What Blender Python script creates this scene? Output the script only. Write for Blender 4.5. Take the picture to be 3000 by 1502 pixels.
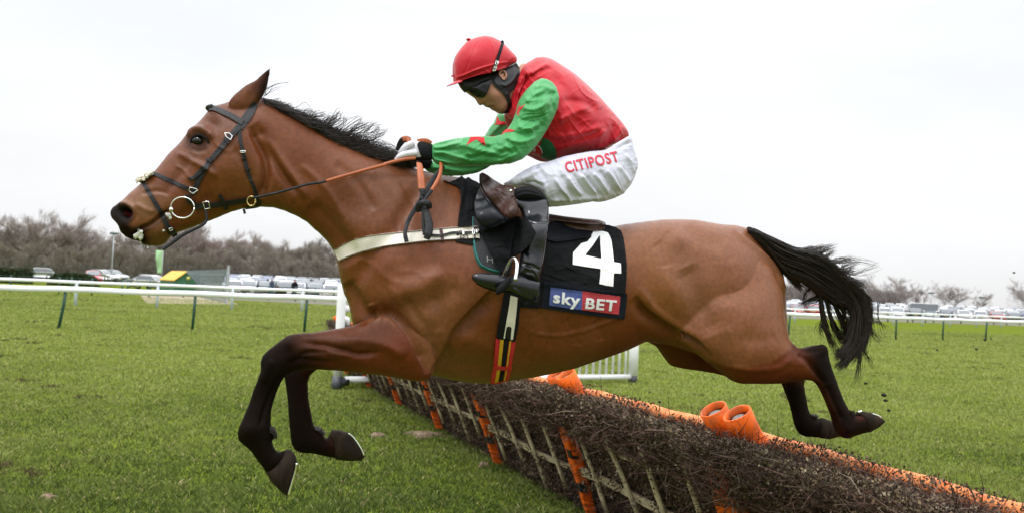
import bpy, math, random
import numpy as np
from mathutils import Vector, Matrix
from mathutils.bvhtree import BVHTree

for o in list(bpy.data.objects):
    bpy.data.objects.remove(o)
sc = bpy.context.scene
col = sc.collection
R = math.radians
random.seed(7)
rng = np.random.default_rng(7)

# ------------------------------------------------------------------ camera
F = 2600.0; CX = 1500.0; CY = 751.0            # focal length and centre in photo pixels
CAMH = 1.5
cd = bpy.data.cameras.new('camera'); cam = bpy.data.objects.new('camera', cd); col.objects.link(cam)
cd.sensor_width = 36.0; cd.lens = 36.0 * F / 3000.0; cd.clip_start = 0.05; cd.clip_end = 3000
PITCH = math.atan(101.4 / F); ROLL = R(2.46)
CM = Matrix.Rotation(math.pi / 2 + PITCH, 4, 'X') @ Matrix.Rotation(ROLL, 4, 'Z')
cam.matrix_world = Matrix.Translation((0, 0, CAMH)) @ CM
sc.camera = cam
sc.render.resolution_x = 1024; sc.render.resolution_y = 512
RM = np.array(CM.to_3x3())
CAM = np.array([0, 0, CAMH])
cd.dof.use_dof = True; cd.dof.focus_distance = 3.4; cd.dof.aperture_fstop = 4.8

# ------------------------------------------------------------------ world and sun
SUN_EL, SUN_AZ = 62, 215          # light from behind the photographer, high, through cloud
w = bpy.data.worlds.new('World'); sc.world = w; w.use_nodes = True
nt = w.node_tree; nt.nodes.clear()
out = nt.nodes.new('ShaderNodeOutputWorld'); bg = nt.nodes.new('ShaderNodeBackground')
sky = nt.nodes.new('ShaderNodeTexSky'); sky.sky_type = 'NISHITA'; sky.sun_disc = False
sky.sun_elevation = R(SUN_EL); sky.sun_rotation = R(SUN_AZ)
skm = nt.nodes.new('ShaderNodeMix'); skm.data_type = 'RGBA'; skm.blend_type = 'MULTIPLY'; skm.inputs[0].default_value = 1
skm.inputs[7].default_value = (0.1, 0.1, 0.1, 1)
nt.links.new(sky.outputs[0], skm.inputs[6])
geo = nt.nodes.new('ShaderNodeTexCoord'); sep = nt.nodes.new('ShaderNodeSeparateXYZ')
nt.links.new(geo.outputs['Generated'], sep.inputs[0])
ramp = nt.nodes.new('ShaderNodeValToRGB')      # overcast: brighter to the zenith
el = ramp.color_ramp.elements
el[0].position = 0.0; el[0].color = (0.93, 0.93, 0.94, 1)
el[1].position = 1.0; el[1].color = (3.1, 3.16, 3.28, 1)
e = ramp.color_ramp.elements.new(0.05); e.color = (0.99, 0.995, 1.01, 1)
e = ramp.color_ramp.elements.new(0.16); e.color = (1.07, 1.08, 1.095, 1)
e = ramp.color_ramp.elements.new(0.30); e.color = (1.05, 1.08, 1.13, 1)
e = ramp.color_ramp.elements.new(0.48); e.color = (2.2, 2.25, 2.34, 1)
nt.links.new(sep.outputs[2], ramp.inputs[0])
mp = nt.nodes.new('ShaderNodeMapping'); mp.inputs['Scale'].default_value = (1, 1, 3.2)
nz = nt.nodes.new('ShaderNodeTexNoise'); nz.inputs['Scale'].default_value = 2.1; nz.inputs['Detail'].default_value = 5
nt.links.new(geo.outputs['Generated'], mp.inputs[0]); nt.links.new(mp.outputs[0], nz.inputs[0])
mr = nt.nodes.new('ShaderNodeMapRange'); mr.inputs[1].default_value = 0.35; mr.inputs[2].default_value = 0.62
mr.inputs[3].default_value = 0.93; mr.inputs[4].default_value = 1.03
nt.links.new(nz.outputs[0], mr.inputs[0])
m2 = nt.nodes.new('ShaderNodeVectorMath'); m2.operation = 'SCALE'
nt.links.new(ramp.outputs[0], m2.inputs[0]); nt.links.new(mr.outputs[0], m2.inputs['Scale'])
mx = nt.nodes.new('ShaderNodeMix'); mx.data_type = 'RGBA'; mx.inputs[0].default_value = 0.94
nt.links.new(skm.outputs[2], mx.inputs[6]); nt.links.new(m2.outputs[0], mx.inputs[7])
nt.links.new(mx.outputs[2], bg.inputs[0]); bg.inputs[1].default_value = 1.0
nt.links.new(bg.outputs[0], out.inputs[0])
sd = bpy.data.lights.new('sun', 'SUN'); sd.energy = 1.5; sd.angle = R(14); sd.color = (1, .965, .91)
sun = bpy.data.objects.new('sun', sd); col.objects.link(sun)
az, e_ = R(SUN_AZ), R(SUN_EL)
sv = Vector((math.sin(az) * math.cos(e_), math.cos(az) * math.cos(e_), math.sin(e_)))   # towards the sun
sun.rotation_euler = sv.to_track_quat('Z', 'Y').to_euler(); sun.location = sv * 60
sc.view_settings.view_transform = 'Standard'; sc.view_settings.look = 'None'
sc.view_settings.exposure = 0.0; sc.view_settings.gamma = 1.0
sc.view_settings.use_curve_mapping = False

# ------------------------------------------------------------------ tagging and linking
def tag(o, label=None, cat=None, group=None, kind=None):
    if label: o['label'] = label
    if cat: o['category'] = cat
    if group: o['group'] = group
    if kind: o['kind'] = kind
    return o
def thing(name, label, cat, loc=(0, 0, 0), group=None, rz=0.0):
    o = bpy.data.objects.new(name, None); col.objects.link(o)
    o.location = loc; o.rotation_euler = (0, 0, rz); o.empty_display_size = 0.1
    return tag(o, label, cat, group)
def rootloc(p):
    l = np.zeros(3)
    while p is not None:
        l = l + np.array(p.location); p = p.parent
    return l
def mesh(name, v, f, m=None, parent=None, smooth=True, cols=None, local=False, mats=None, midx=None):
    """v: Nx3 world positions (made relative to the parent), f: list of faces or int array (M,k)"""
    me = bpy.data.meshes.new(name)
    v = np.asarray(v, dtype=np.float64)
    if parent is not None and not local: v = v - rootloc(parent)
    if isinstance(f, np.ndarray):
        nv, nf, k = len(v), len(f), f.shape[1]
        me.vertices.add(nv); me.vertices.foreach_set('co', v.astype(np.float32).ravel())
        me.loops.add(nf * k); me.loops.foreach_set('vertex_index', f.astype(np.int32).ravel())
        me.polygons.add(nf); me.polygons.foreach_set('loop_start', np.arange(0, nf * k, k, dtype=np.int32))
        me.update(calc_edges=True)
    else:
        me.from_pydata([tuple(a) for a in v], [], [tuple(int(i) for i in q) for q in f]); me.update()
    me.validate()
    if smooth: me.polygons.foreach_set('use_smooth', np.ones(len(me.polygons), dtype=bool))
    if cols is not None:
        at = me.color_attributes.new('Col', 'FLOAT_COLOR', 'POINT')
        c = np.ones((len(me.vertices), 4), dtype=np.float32); c[:, :3] = cols
        at.data.foreach_set('color', c.ravel())
    for mm in (mats or ([m] if m else [])): me.materials.append(mm)
    if midx is not None: me.polygons.foreach_set('material_index', np.asarray(midx, dtype=np.int32))
    o = bpy.data.objects.new(name, me); col.objects.link(o)
    if parent is not None: o.parent = parent
    return o
def copy_tree(o, parent=None):
    c = o.copy(); col.objects.link(c)
    if parent is not None: c.parent = parent
    for ch in [x for x in o.children]: copy_tree(ch, c)
    return c

# ------------------------------------------------------------------ materials
def lin(c):
    return tuple((x / 12.92 if x <= .04045 else ((x + .055) / 1.055) ** 2.4) for x in (np.array(c) / 255.0))
def mat(name, color=(.5, .5, .5), rough=.6, metal=0.0, var=0.15, vscale=8.0, bump=0.0, bscale=60.0,
        attr=False, sheen=0.0, spec=0.5, trans=0.0, coat=0.0, bdist=0.01, stretch=None, dirt=None, dscale=5.0, damt=.5):
    m = bpy.data.materials.new(name); m.use_nodes = True
    t = m.node_tree; b = t.nodes['Principled BSDF']
    b.inputs['Roughness'].default_value = rough; b.inputs['Metallic'].default_value = metal
    b.inputs['Specular IOR Level'].default_value = spec
    if sheen: b.inputs['Sheen Weight'].default_value = sheen; b.inputs['Sheen Roughness'].default_value = .4
    if coat: b.inputs['Coat Weight'].default_value = coat
    if trans: b.inputs['Transmission Weight'].default_value = trans
    tc = t.nodes.new('ShaderNodeTexCoord'); vec = tc.outputs['Object']
    if stretch:
        mpn = t.nodes.new('ShaderNodeMapping'); mpn.inputs['Scale'].default_value = stretch
        t.links.new(vec, mpn.inputs[0]); vec = mpn.outputs[0]
    n = t.nodes.new('ShaderNodeTexNoise'); n.inputs['Scale'].default_value = vscale; n.inputs['Detail'].default_value = 4
    t.links.new(vec, n.inputs[0])
    r = t.nodes.new('ShaderNodeMapRange'); r.inputs[1].default_value = .3; r.inputs[2].default_value = .7
    r.inputs[3].default_value = 1 - var; r.inputs[4].default_value = 1 + var
    t.links.new(n.outputs[0], r.inputs[0])
    s = t.nodes.new('ShaderNodeVectorMath'); s.operation = 'SCALE'
    if attr:
        a = t.nodes.new('ShaderNodeAttribute'); a.attribute_name = 'Col'; src = a.outputs['Color']
    else:
        rgb = t.nodes.new('ShaderNodeRGB'); rgb.outputs[0].default_value = (*color, 1); src = rgb.outputs[0]
    if dirt:
        dn = t.nodes.new('ShaderNodeTexNoise'); dn.inputs['Scale'].default_value = dscale; dn.inputs['Detail'].default_value = 6
        t.links.new(vec, dn.inputs[0])
        dr = t.nodes.new('ShaderNodeMapRange'); dr.inputs[1].default_value = .5; dr.inputs[2].default_value = .66
        dr.inputs[3].default_value = 0; dr.inputs[4].default_value = damt
        t.links.new(dn.outputs[0], dr.inputs[0])
        dm = t.nodes.new('ShaderNodeMix'); dm.data_type = 'RGBA'; dm.inputs[7].default_value = (*dirt, 1)
        t.links.new(dr.outputs[0], dm.inputs[0]); t.links.new(src, dm.inputs[6]); src = dm.outputs[2]
    t.links.new(src, s.inputs[0]); t.links.new(r.outputs[0], s.inputs['Scale'])
    t.links.new(s.outputs[0], b.inputs['Base Color'])
    if bump:
        n2 = t.nodes.new('ShaderNodeTexNoise'); n2.inputs['Scale'].default_value = bscale; n2.inputs['Detail'].default_value = 5
        t.links.new(vec, n2.inputs[0])
        bp = t.nodes.new('ShaderNodeBump'); bp.inputs['Strength'].default_value = bump; bp.inputs['Distance'].default_value = bdist
        t.links.new(n2.outputs[0], bp.inputs['Height']); t.links.new(bp.outputs[0], b.inputs['Normal'])
    return m

# ------------------------------------------------------------------ photo-pixel geometry
def rays(p):
    p = np.atleast_2d(np.asarray(p, float))
    d = np.stack([(p[:, 0] - CX) / F, -(p[:, 1] - CY) / F, -np.ones(len(p))], 1)
    return d @ RM.T                                # not normalised: depth 1 along the view axis
def project(v):
    c = (np.asarray(v) - CAM) @ RM
    return np.stack([CX + F * c[:, 0] / -c[:, 2], CY - F * c[:, 1] / -c[:, 2]], 1)
HN = np.array([math.sin(R(15)), -math.cos(R(15)), 0.0])     # sideways of the horse, towards the photographer
HU = np.array([math.cos(R(15)), math.sin(R(15)), 0.0])      # towards the tail
HP = np.array([0.19, 3.25, 1.5])
def onplane(p, off=0.0):
    """points of the horse's long plane, off metres to its near side"""
    d = rays(p); t = (np.dot(HP - CAM, HN) + off) / (d @ HN)
    return CAM + d * t[:, None], t
def ground_pt(px, py):
    d = rays([(px, py)])[0]; t = -CAMH / d[2]
    return CAM + d * t
def at_depth(px, Y):
    """ground-plan x for a photo column (horizon level) at distance Y"""
    d = rays([(px, 788 + .043 * px)])[0]
    return d[0] / d[1] * Y
def Zt(ox, oy, s):
    return lambda *pts: [(ox + x / s, oy + y / s) for x, y in pts]
Z1 = Zt(300, 150, 2.15); Z2 = Zt(1100, 80, 2.15); Z3 = Zt(1300, 480, 1.985); Z4 = Zt(600, 850, 1.979)
Z6 = Zt(1800, 1000, 2.57); Z8 = Zt(1900, 600, 2.342); ZH = Zt(1290, 90, 4.962); ZG = Zt(1130, 380, 6.45)
ZM = Zt(1150, 480, 4.3); ZT = Zt(2180, 640, 2.686); ZB = Zt(960, 600, 2.434)

def spline(pts, n=8, closed=False):
    """Catmull-Rom through the points"""
    p = np.asarray(pts, float); N = len(p); o = []
    rg = range(N) if closed else range(N - 1)
    for i in rg:
        if closed: a, b, c, d = p[(i - 1) % N], p[i], p[(i + 1) % N], p[(i + 2) % N]
        else: a, b, c, d = p[max(i - 1, 0)], p[i], p[i + 1], p[min(i + 2, N - 1)]
        for k in range(n):
            t = k / n
            o.append(.5 * ((2 * b) + (c - a) * t + (2 * a - 5 * b + 4 * c - d) * t * t + (3 * b - a - 3 * c + d) * t ** 3))
    if not closed: o.append(p[-1])
    return np.array(o)
def inring(P, rings):
    ins = np.zeros(len(P), bool)
    for r in rings:
        a = r; b = np.roll(r, -1, 0)
        if len(r) == 2: a, b = a[:1], b[:1]          # a loose outline edge
        for (x1, y1), (x2, y2) in zip(a, b):
            if y1 == y2: continue
            c = ((y1 > P[:, 1]) != (y2 > P[:, 1]))
            xi = (x2 - x1) * (P[:, 1] - y1) / (y2 - y1) + x1
            ins ^= c & (P[:, 0] < xi)
    return ins
def nearest(P, rings, closed=True):
    """nearest point on the rings, distance, and sign (side) of the nearest segment"""
    best = np.full(len(P), 1e18); Q = np.zeros_like(P); sg = np.ones(len(P)); T = np.zeros(len(P))
    for r in rings:
        a = r; b = np.roll(r, -1, 0)
        if not closed: a, b = a[:-1], b[:-1]
        ns = len(a)
        for i in range(ns):
            s = b[i] - a[i]; L = s @ s
            if L < 1e-12: continue
            t = np.clip(((P - a[i]) @ s) / L, 0, 1); q = a[i] + t[:, None] * s
            d = ((P - q) ** 2).sum(1); k = d < best
            best[k] = d[k]; Q[k] = q[k]; T[k] = (i + t[k]) / ns
            cr = s[0] * (P[:, 1] - a[i][1]) - s[1] * (P[:, 0] - a[i][0])
            sg[k] = np.sign(cr[k])
    return Q, np.sqrt(best), sg, T
def idw(P, ctl):
    """smooth field through control points (x, y, value)"""
    if np.isscalar(ctl): return np.full(len(P), float(ctl))
    c = np.asarray(ctl, float)
    d2 = ((P[:, None, :] - c[None, :, :2]) ** 2).sum(2) + 25.0
    wt = d2 ** -1.3
    return (wt * c[:, 2]).sum(1) / wt.sum(1)
def relief(P, strokes):
    """height in metres: ('r', pts, width, amp) ridge or groove; ('l', pts, width, amp) ledge, soft on one side only;
       ('b', x, y, rx, ry, angle, amp) bump"""
    h = np.zeros(len(P))
    for s in strokes:
        if s[0] == 'b':
            _, x, y, rx, ry, a, amp = s
            c, n = math.cos(R(a)), math.sin(R(a)); dx, dy = P[:, 0] - x, P[:, 1] - y
            h += amp * np.exp(-(((dx * c + dy * n) / rx) ** 2 + ((-dx * n + dy * c) / ry) ** 2))
            continue
        if s[0] == 'n':                                  # creases: stretched ridged noise ('n', angle, long, short, seed, amp)
            _, a, sx, sy, sd_, amp = s; c, n = math.cos(R(a)), math.sin(R(a))
            u_, v_ = P[:, 0] * c + P[:, 1] * n, -P[:, 0] * n + P[:, 1] * c
            wob_ = (vnoise(u_, v_, sx * .8, sd_ + 50) - .5) * sy * 1.6
            q_ = vnoise(u_ / sx, (v_ + wob_) / sy, 1.0, sd_); h += amp * ((1 - np.abs(2 * q_ - 1)) ** 4 - .2) * (vnoise(u_, v_, sx, sd_ + 9) > -1) * vnoise(u_, v_, sx * .9, sd_ + 7) * 1.6
            continue
        kind, pts, wd, amp = s[:4]
        pl = spline(pts, 5)
        bb0, bb1 = pl.min(0) - 3 * wd, pl.max(0) + 3 * wd
        k = np.where(((P > bb0) & (P < bb1)).all(1))[0]
        if len(k) == 0: continue
        _, d, sg, T = nearest(P[k], [pl], closed=False)
        fade = np.clip(np.minimum(T, 1 - T) * 6 + (.12 if kind == 'r' else 0), 0, 1)
        if kind == 'r': h[k] += amp * fade * np.exp(-(d / wd) ** 2)
        else:
            ww = np.where(sg > 0, wd, wd * .14); h[k] += amp * fade * np.exp(-(d / ww) ** 2)
    return h
def gridmesh(rings, res):
    rings = [np.asarray(r, float) for r in rings]
    lo = np.min([r.min(0) for r in rings], 0) - 2 * res; hi = np.max([r.max(0) for r in rings], 0) + 2 * res
    nx, ny = int((hi[0] - lo[0]) / res) + 2, int((hi[1] - lo[1]) / res) + 2
    X, Y = np.meshgrid(lo[0] + np.arange(nx) * res, lo[1] + np.arange(ny) * res)
    P = np.stack([X.ravel(), Y.ravel()], 1)
    ins = inring(P, rings).reshape(ny, nx)
    cell = ins[:-1, :-1] | ins[1:, :-1] | ins[:-1, 1:] | ins[1:, 1:]
    use = np.zeros((ny, nx), bool)
    use[:-1, :-1] |= cell; use[1:, :-1] |= cell; use[:-1, 1:] |= cell; use[1:, 1:] |= cell
    bnd = use & ~ins
    return P, ins, cell, use, bnd, nx, ny, rings
def poisson(ins, it=500):
    ny, nx = ins.shape
    def solve(I, u, it, h2):
        ny, nx = I.shape
        yy, xx = np.mgrid[0:ny, 0:nx]; red = ((yy + xx) % 2 == 0) & I; blk = ((yy + xx) % 2 == 1) & I
        om = 1.88
        for _ in range(it):
            for mk in (red, blk):
                s = np.zeros_like(u)
                s[1:-1, 1:-1] = (u[:-2, 1:-1] + u[2:, 1:-1] + u[1:-1, :-2] + u[1:-1, 2:] + h2) * .25
                u = np.where(mk, u + om * (s - u), u)
        return u
    if min(nx, ny) > 60:
        c = ins[::4, ::4]; uc = solve(c, np.zeros(c.shape), 260, 16.0)
        u0 = np.repeat(np.repeat(uc, 4, 0), 4, 1)[:ny, :nx]
        for _ in range(6):
            q = np.pad(u0, 1, mode='edge'); u0 = (q[:-2, 1:-1] + q[2:, 1:-1] + q[1:-1, :-2] + q[1:-1, 2:] + 4 * u0) / 8
        u0 = u0 * ins
    else: u0 = np.zeros((ny, nx))
    return solve(ins, u0, it if min(nx, ny) <= 60 else 260, 1.0)
def inflate(rings, k=1.0, off=0.0, res=4, rel=None, wmax=None):
    """closed solid of round cross-section whose outline is the ring; returns verts, faces"""
    if not isinstance(rings[0][0], (list, tuple, np.ndarray)): rings = [rings]
    P, ins, cell, use, bnd, nx, ny, rings = gridmesh(rings, res)
    u = poisson(ins) * res * res
    Q = P.copy(); b = bnd.ravel(); bi = np.where(b)[0]
    q, _, _, _ = nearest(P[bi], rings); Q[bi] = q
    kk = idw(Q, k); of = idw(Q, off)
    mpp = onplane(Q)[1] / F
    wv = kk * np.sqrt(np.maximum(u.ravel(), 0)) * mpp
    if wmax: wv = wmax * np.tanh(wv / wmax)
    if rel: wv = np.where(ins.ravel(), np.maximum(wv + relief(Q, rel) * np.clip(wv / .03, 0, 1), .001), 0)
    wv[bi] = 0
    front, _ = onplane(Q, of + wv)
    back = front - 2 * wv[:, None] * HN
    idf = np.full(nx * ny, -1); sel = np.where(use.ravel())[0]; idf[sel] = np.arange(len(sel))
    idb = idf.copy(); insel = np.where(ins.ravel() & use.ravel())[0]; idb[insel] = len(sel) + np.arange(len(insel))
    V = np.concatenate([front[sel], back[insel]])
    cy, cx = np.where(cell); a = cy * nx + cx
    qf = np.stack([idf[a], idf[a + nx], idf[a + nx + 1], idf[a + 1]], 1)
    qb = np.stack([idb[a], idb[a + 1], idb[a + nx + 1], idb[a + nx]], 1)
    # cells whose four corners are all outline points would double up: drop the back copy
    allb = b[a] & b[a + nx] & b[a + nx + 1] & b[a + 1]
    return V, np.concatenate([qf[~allb], qb[~allb]])
def union(parts, voxel=.006, smooth=4, fac=.5):
    vs, fs, n = [], [], 0
    for v, f in parts: vs.append(v); fs.append(f + n); n += len(v)
    me = bpy.data.meshes.new('tmp'); o = mesh('tmp', np.concatenate(vs), np.concatenate(fs))
    m = o.modifiers.new('r', 'REMESH'); m.mode = 'VOXEL'; m.voxel_size = voxel; m.adaptivity = 0
    m = o.modifiers.new('s', 'SMOOTH'); m.iterations = smooth; m.factor = fac
    dg = bpy.context.evaluated_depsgraph_get(); dg.update()
    em = bpy.data.meshes.new_from_object(o.evaluated_get(dg))
    v = np.zeros(len(em.vertices) * 3); em.vertices.foreach_get('co', v)
    nr = np.zeros(len(em.vertices) * 3); em.vertices.foreach_get('normal', nr)
    lp = np.zeros(len(em.loops), dtype=np.int32); em.loops.foreach_get('vertex_index', lp)
    tot = np.zeros(len(em.polygons), dtype=np.int32); em.polygons.foreach_get('loop_total', tot)
    f = lp.reshape(-1, 4) if (tot == 4).all() else [tuple(p.vertices) for p in em.polygons]
    bpy.data.objects.remove(o); bpy.data.meshes.remove(em); bpy.data.meshes.remove(me)
    return v.reshape(-1, 3), f, nr.reshape(-1, 3)
def bvh(*vf):
    vs, fs, n = [], [], 0
    for v, f in vf:
        vs += [Vector(a) for a in v]
        fs += [[int(i) + n for i in q] for q in f]; n = len(vs)
    return BVHTree.FromPolygons(vs, fs)
def hits(P, tree):
    """distance parameter along the camera ray to the surface under each photo point"""
    D = rays(P); t = np.full(len(P), np.nan); L = np.linalg.norm(D, axis=1)
    c = Vector(CAM)
    for i, d in enumerate(D):
        h = tree.ray_cast(c, Vector(d / L[i]))
        if h[0] is not None: t[i] = h[3] / L[i]
    return t
def drape(rings, tree, off=.003, res=3, rel=None, smooth=6, skirt=.012, sway=None, maxstep=None):
    """cloth or leather laid on the surface under the outline; returns verts, faces"""
    if not isinstance(rings[0][0], (list, tuple, np.ndarray)): rings = [rings]
    P, ins, cell, use, bnd, nx, ny, rings = gridmesh(rings, res)
    Q = P.copy(); bi = np.where(bnd.ravel())[0]
    q, _, _, _ = nearest(P[bi], rings); Q[bi] = q
    sel = np.where(use.ravel())[0]
    t = np.full(nx * ny, np.nan); t[sel] = hits(Q[sel], tree)
    if maxstep:                                  # ignore far things seen past the edge
        med = np.nanmedian(t[sel]); t[np.abs(t - med) > maxstep] = np.nan
    T = t.reshape(ny, nx); U = use
    def nb(A):
        B = np.pad(A, 1, constant_values=np.nan)
        return np.stack([B[:-2, 1:-1], B[2:, 1:-1], B[1:-1, :-2], B[1:-1, 2:]])
    import warnings; warnings.simplefilter('ignore')
    for _ in range(400):
        miss = U & np.isnan(T)
        if not miss.any(): break
        m_ = np.nanmean(nb(T), 0); T = np.where(miss & ~np.isnan(m_), m_, T)
    T[np.isnan(T)] = np.nanmean(T)
    T0 = T.copy()
    Tm = np.where(U, T, np.nan)
    for _ in range(smooth):
        m_ = np.nanmean(nb(Tm), 0); Tm = np.where(U & ~np.isnan(m_), .5 * Tm + .5 * m_, Tm)
        Tm = np.minimum(Tm, np.where(U, T0, np.nan) + .0)
    T = np.where(U, Tm, T)
    tt = T.ravel()[sel]; D = rays(Q[sel])
    h = off + (relief(Q[sel], rel) if rel else 0)
    if sway is not None: h = h + idw(Q[sel], sway)
    vf = CAM + D * (tt - h)[:, None]
    idm = np.full(nx * ny, -1); idm[sel] = np.arange(len(sel))
    cy, cx = np.where(cell); a = cy * nx + cx
    qf = np.stack([idm[a], idm[a + nx], idm[a + nx + 1], idm[a + 1]], 1)
    # skirt: each boundary edge of the sheet is turned back into the surface
    E = {}
    for fc in qf:
        for i in range(4):
            e = (fc[i], fc[(i + 1) % 4])
            if (e[1], e[0]) in E: del E[(e[1], e[0])]
            else: E[e] = 1
    vb = CAM + D * (tt + np.minimum(skirt - 0 * h, skirt))[:, None]
    used = sorted({i for e in E for i in e}); mapb = {i: len(vf) + j for j, i in enumerate(used)}
    V = np.concatenate([vf, vb[used]]) if used else vf
    sk = np.array([[e[1], e[0], mapb[e[0]], mapb[e[1]]] for e in E])
    return V, (np.concatenate([qf, sk]) if len(sk) else qf)
def strip(pts, widths, n=6):
    """outline of a strap of given width (photo pixels) along a line"""
    p = spline(pts, n); m = len(p)
    wd = np.interp(np.linspace(0, 1, m), np.linspace(0, 1, len(np.atleast_1d(widths))), np.atleast_1d(widths)) if np.ndim(widths) else np.full(m, float(widths))
    t = np.gradient(p, axis=0); t /= np.linalg.norm(t, axis=1)[:, None] + 1e-9
    nrm = np.stack([-t[:, 1], t[:, 0]], 1) * wd[:, None] / 2
    return np.concatenate([p + nrm, (p - nrm)[::-1]])
def tube(path, rad, seg=8, flat=1.0, up=None):
    """tube along 3-D points; rad scalar or per point; flat < 1 squashes it along 'up'"""
    p = np.asarray(path, float); n = len(p)
    r = np.interp(np.linspace(0, 1, n), np.linspace(0, 1, len(rad)), rad) if np.ndim(rad) else np.full(n, float(rad))
    t = np.gradient(p, axis=0); t /= np.linalg.norm(t, axis=1)[:, None] + 1e-12
    u = np.array(up if up is not None else (HN if abs(np.mean(t, 0) @ HN) < .9 else (0, 0, 1)), float)
    V = []
    for i in range(n):
        a = u - t[i] * (u @ t[i]); a /= np.linalg.norm(a) + 1e-12
        b = np.cross(t[i], a)
        for k in range(seg):
            th = 2 * math.pi * k / seg
            V.append(p[i] + (a * math.cos(th) * flat + b * math.sin(th)) * r[i])
    Fq = []
    for i in range(n - 1):
        for k in range(seg):
            k2 = (k + 1) % seg
            Fq.append((i * seg + k, i * seg + k2, (i + 1) * seg + k2, (i + 1) * seg + k))
    Fq.append(tuple(range(seg))[::-1]); Fq.append(tuple((n - 1) * seg + k for k in range(seg)))
    return np.array(V), Fq
def join(*vf):
    V, Fq, n = [], [], 0
    for v, f in vf:
        V.append(np.asarray(v)); Fq += [tuple(int(i) + n for i in q) for q in f]; n += len(v)
    return np.concatenate(V), Fq
def box(c, s, rot=None):
    c = np.array(c, float); h = np.array(s, float) / 2
    v = np.array([[x, y, z] for x in (-1, 1) for y in (-1, 1) for z in (-1, 1)]) * h
    if rot is not None: v = v @ np.array(rot).T
    return v + c, [(0, 1, 3, 2), (4, 6, 7, 5), (0, 4, 5, 1), (2, 3, 7, 6), (0, 2, 6, 4), (1, 5, 7, 3)]
def rotz(a):
    return np.array([[math.cos(a), -math.sin(a), 0], [math.sin(a), math.cos(a), 0], [0, 0, 1]])
def ellipsoid(c, r, seg=16, rings=10, M=None):
    V = [];
    for i in range(rings + 1):
        ph = math.pi * i / rings
        for j in range(seg):
            th = 2 * math.pi * j / seg
            V.append((math.sin(ph) * math.cos(th) * r[0], math.sin(ph) * math.sin(th) * r[1], math.cos(ph) * r[2]))
    V = np.array(V)
    if M is not None: V = V @ np.array(M).T
    Fq = []
    for i in range(rings):
        for j in range(seg):
            j2 = (j + 1) % seg
            Fq.append((i * seg + j, (i + 1) * seg + j, (i + 1) * seg + j2, i * seg + j2))
    return V + np.array(c), Fq
def p3(pts, off=0.0):
    """photo points to 3-D on the horse's plane; off may be per point"""
    P = np.atleast_2d(np.asarray(pts, float)); o = np.broadcast_to(np.asarray(off, float), (len(P),))
    return onplane(P, o)[0]
def vnoise(x, y, s, seed=0):
    r = np.random.default_rng(seed).random((257, 257))
    X, Y = x / s + 1000.3, y / s + 1000.7
    i, j = np.floor(X).astype(int), np.floor(Y).astype(int); fx, fy = X - i, Y - j
    fx = fx * fx * (3 - 2 * fx); fy = fy * fy * (3 - 2 * fy); i %= 256; j %= 256
    return (r[i, j] * (1 - fx) + r[i + 1, j] * fx) * (1 - fy) + (r[i, j + 1] * (1 - fx) + r[i + 1, j + 1] * fx) * fy
def strands(paths, r0, r1=0.0003):
    """many hairs as thin three-sided tubes; paths (S, n, 3)"""
    p = np.asarray(paths, float); S, n, _ = p.shape
    t = np.gradient(p, axis=1); t /= np.linalg.norm(t, axis=2)[..., None] + 1e-12
    u = np.array([.3, .2, 1.0]); a = np.cross(t, u); a /= np.linalg.norm(a, axis=2)[..., None] + 1e-9
    b = np.cross(t, a)
    prof = np.linspace(0, 1, n); rad = (np.asarray(r0).reshape(-1, 1) * (1 - prof ** 2.2)[None] + r1)
    V = np.stack([p + (a * math.cos(q) + b * math.sin(q)) * rad[..., None] for q in (0, 2.094, 4.189)], 2)  # S,n,3,3
    base = (np.arange(S) * n * 3)[:, None, None] + (np.arange(n - 1) * 3)[None, :, None]
    k = np.arange(3)[None, None, :]; k2 = (k + 1) % 3
    fq = np.stack([base + k, base + k2, base + 3 + k2, base + 3 + k], -1).reshape(-1, 4)
    return V.reshape(-1, 3), fq
m_steel = mat('bright steel', (.75, .75, .74), rough=.22, metal=1.0, var=.05)
m_skin = mat('skin', (.40, .19, .125), rough=.55, var=.08, vscale=40, bump=.1, bscale=300, bdist=.001, spec=.25)
m_black = mat('black fabric', (.008, .008, .010), rough=.75, bump=.3, bscale=200, var=.2, spec=.15)
# ================================================================== SETTING
def ring_box_path():
    pass
HORc = lambda px: 788 + .043 * px
m_turf = bpy.data.materials.new('racecourse turf'); m_turf.use_nodes = True
t = m_turf.node_tree; b = t.nodes['Principled BSDF']; b.inputs['Roughness'].default_value = .9; b.inputs['Specular IOR Level'].default_value = .0
tc = t.nodes.new('ShaderNodeTexCoord')
def tnoise(scale, detail=5, mapping=None):
    n = t.nodes.new('ShaderNodeTexNoise'); n.inputs['Scale'].default_value = scale; n.inputs['Detail'].default_value = detail
    src = tc.outputs['Object']
    if mapping:
        m_ = t.nodes.new('ShaderNodeMapping'); m_.inputs['Scale'].default_value = mapping; t.links.new(src, m_.inputs[0]); src = m_.outputs[0]
    t.links.new(src, n.inputs[0]); return n
def tramp(n, stops):
    r = t.nodes.new('ShaderNodeValToRGB'); r.color_ramp.elements[0].position = stops[0][0]; r.color_ramp.elements[0].color = (*stops[0][1], 1)
    r.color_ramp.elements[1].position = stops[-1][0]; r.color_ramp.elements[1].color = (*stops[-1][1], 1)
    for p_, c_ in stops[1:-1]: e = r.color_ramp.elements.new(p_); e.color = (*c_, 1)
    t.links.new(n.outputs[0], r.inputs[0]); return r
A = tramp(tnoise(.45, 6), [(.3, (.098, .130, .016)), (.5, (.122, .158, .022)), (.7, (.160, .190, .034))])
B = tramp(tnoise(3.0, 6), [(.3, (.060, .085, .010)), (.52, (.105, .135, .016)), (.72, (.155, .165, .034))])
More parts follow.
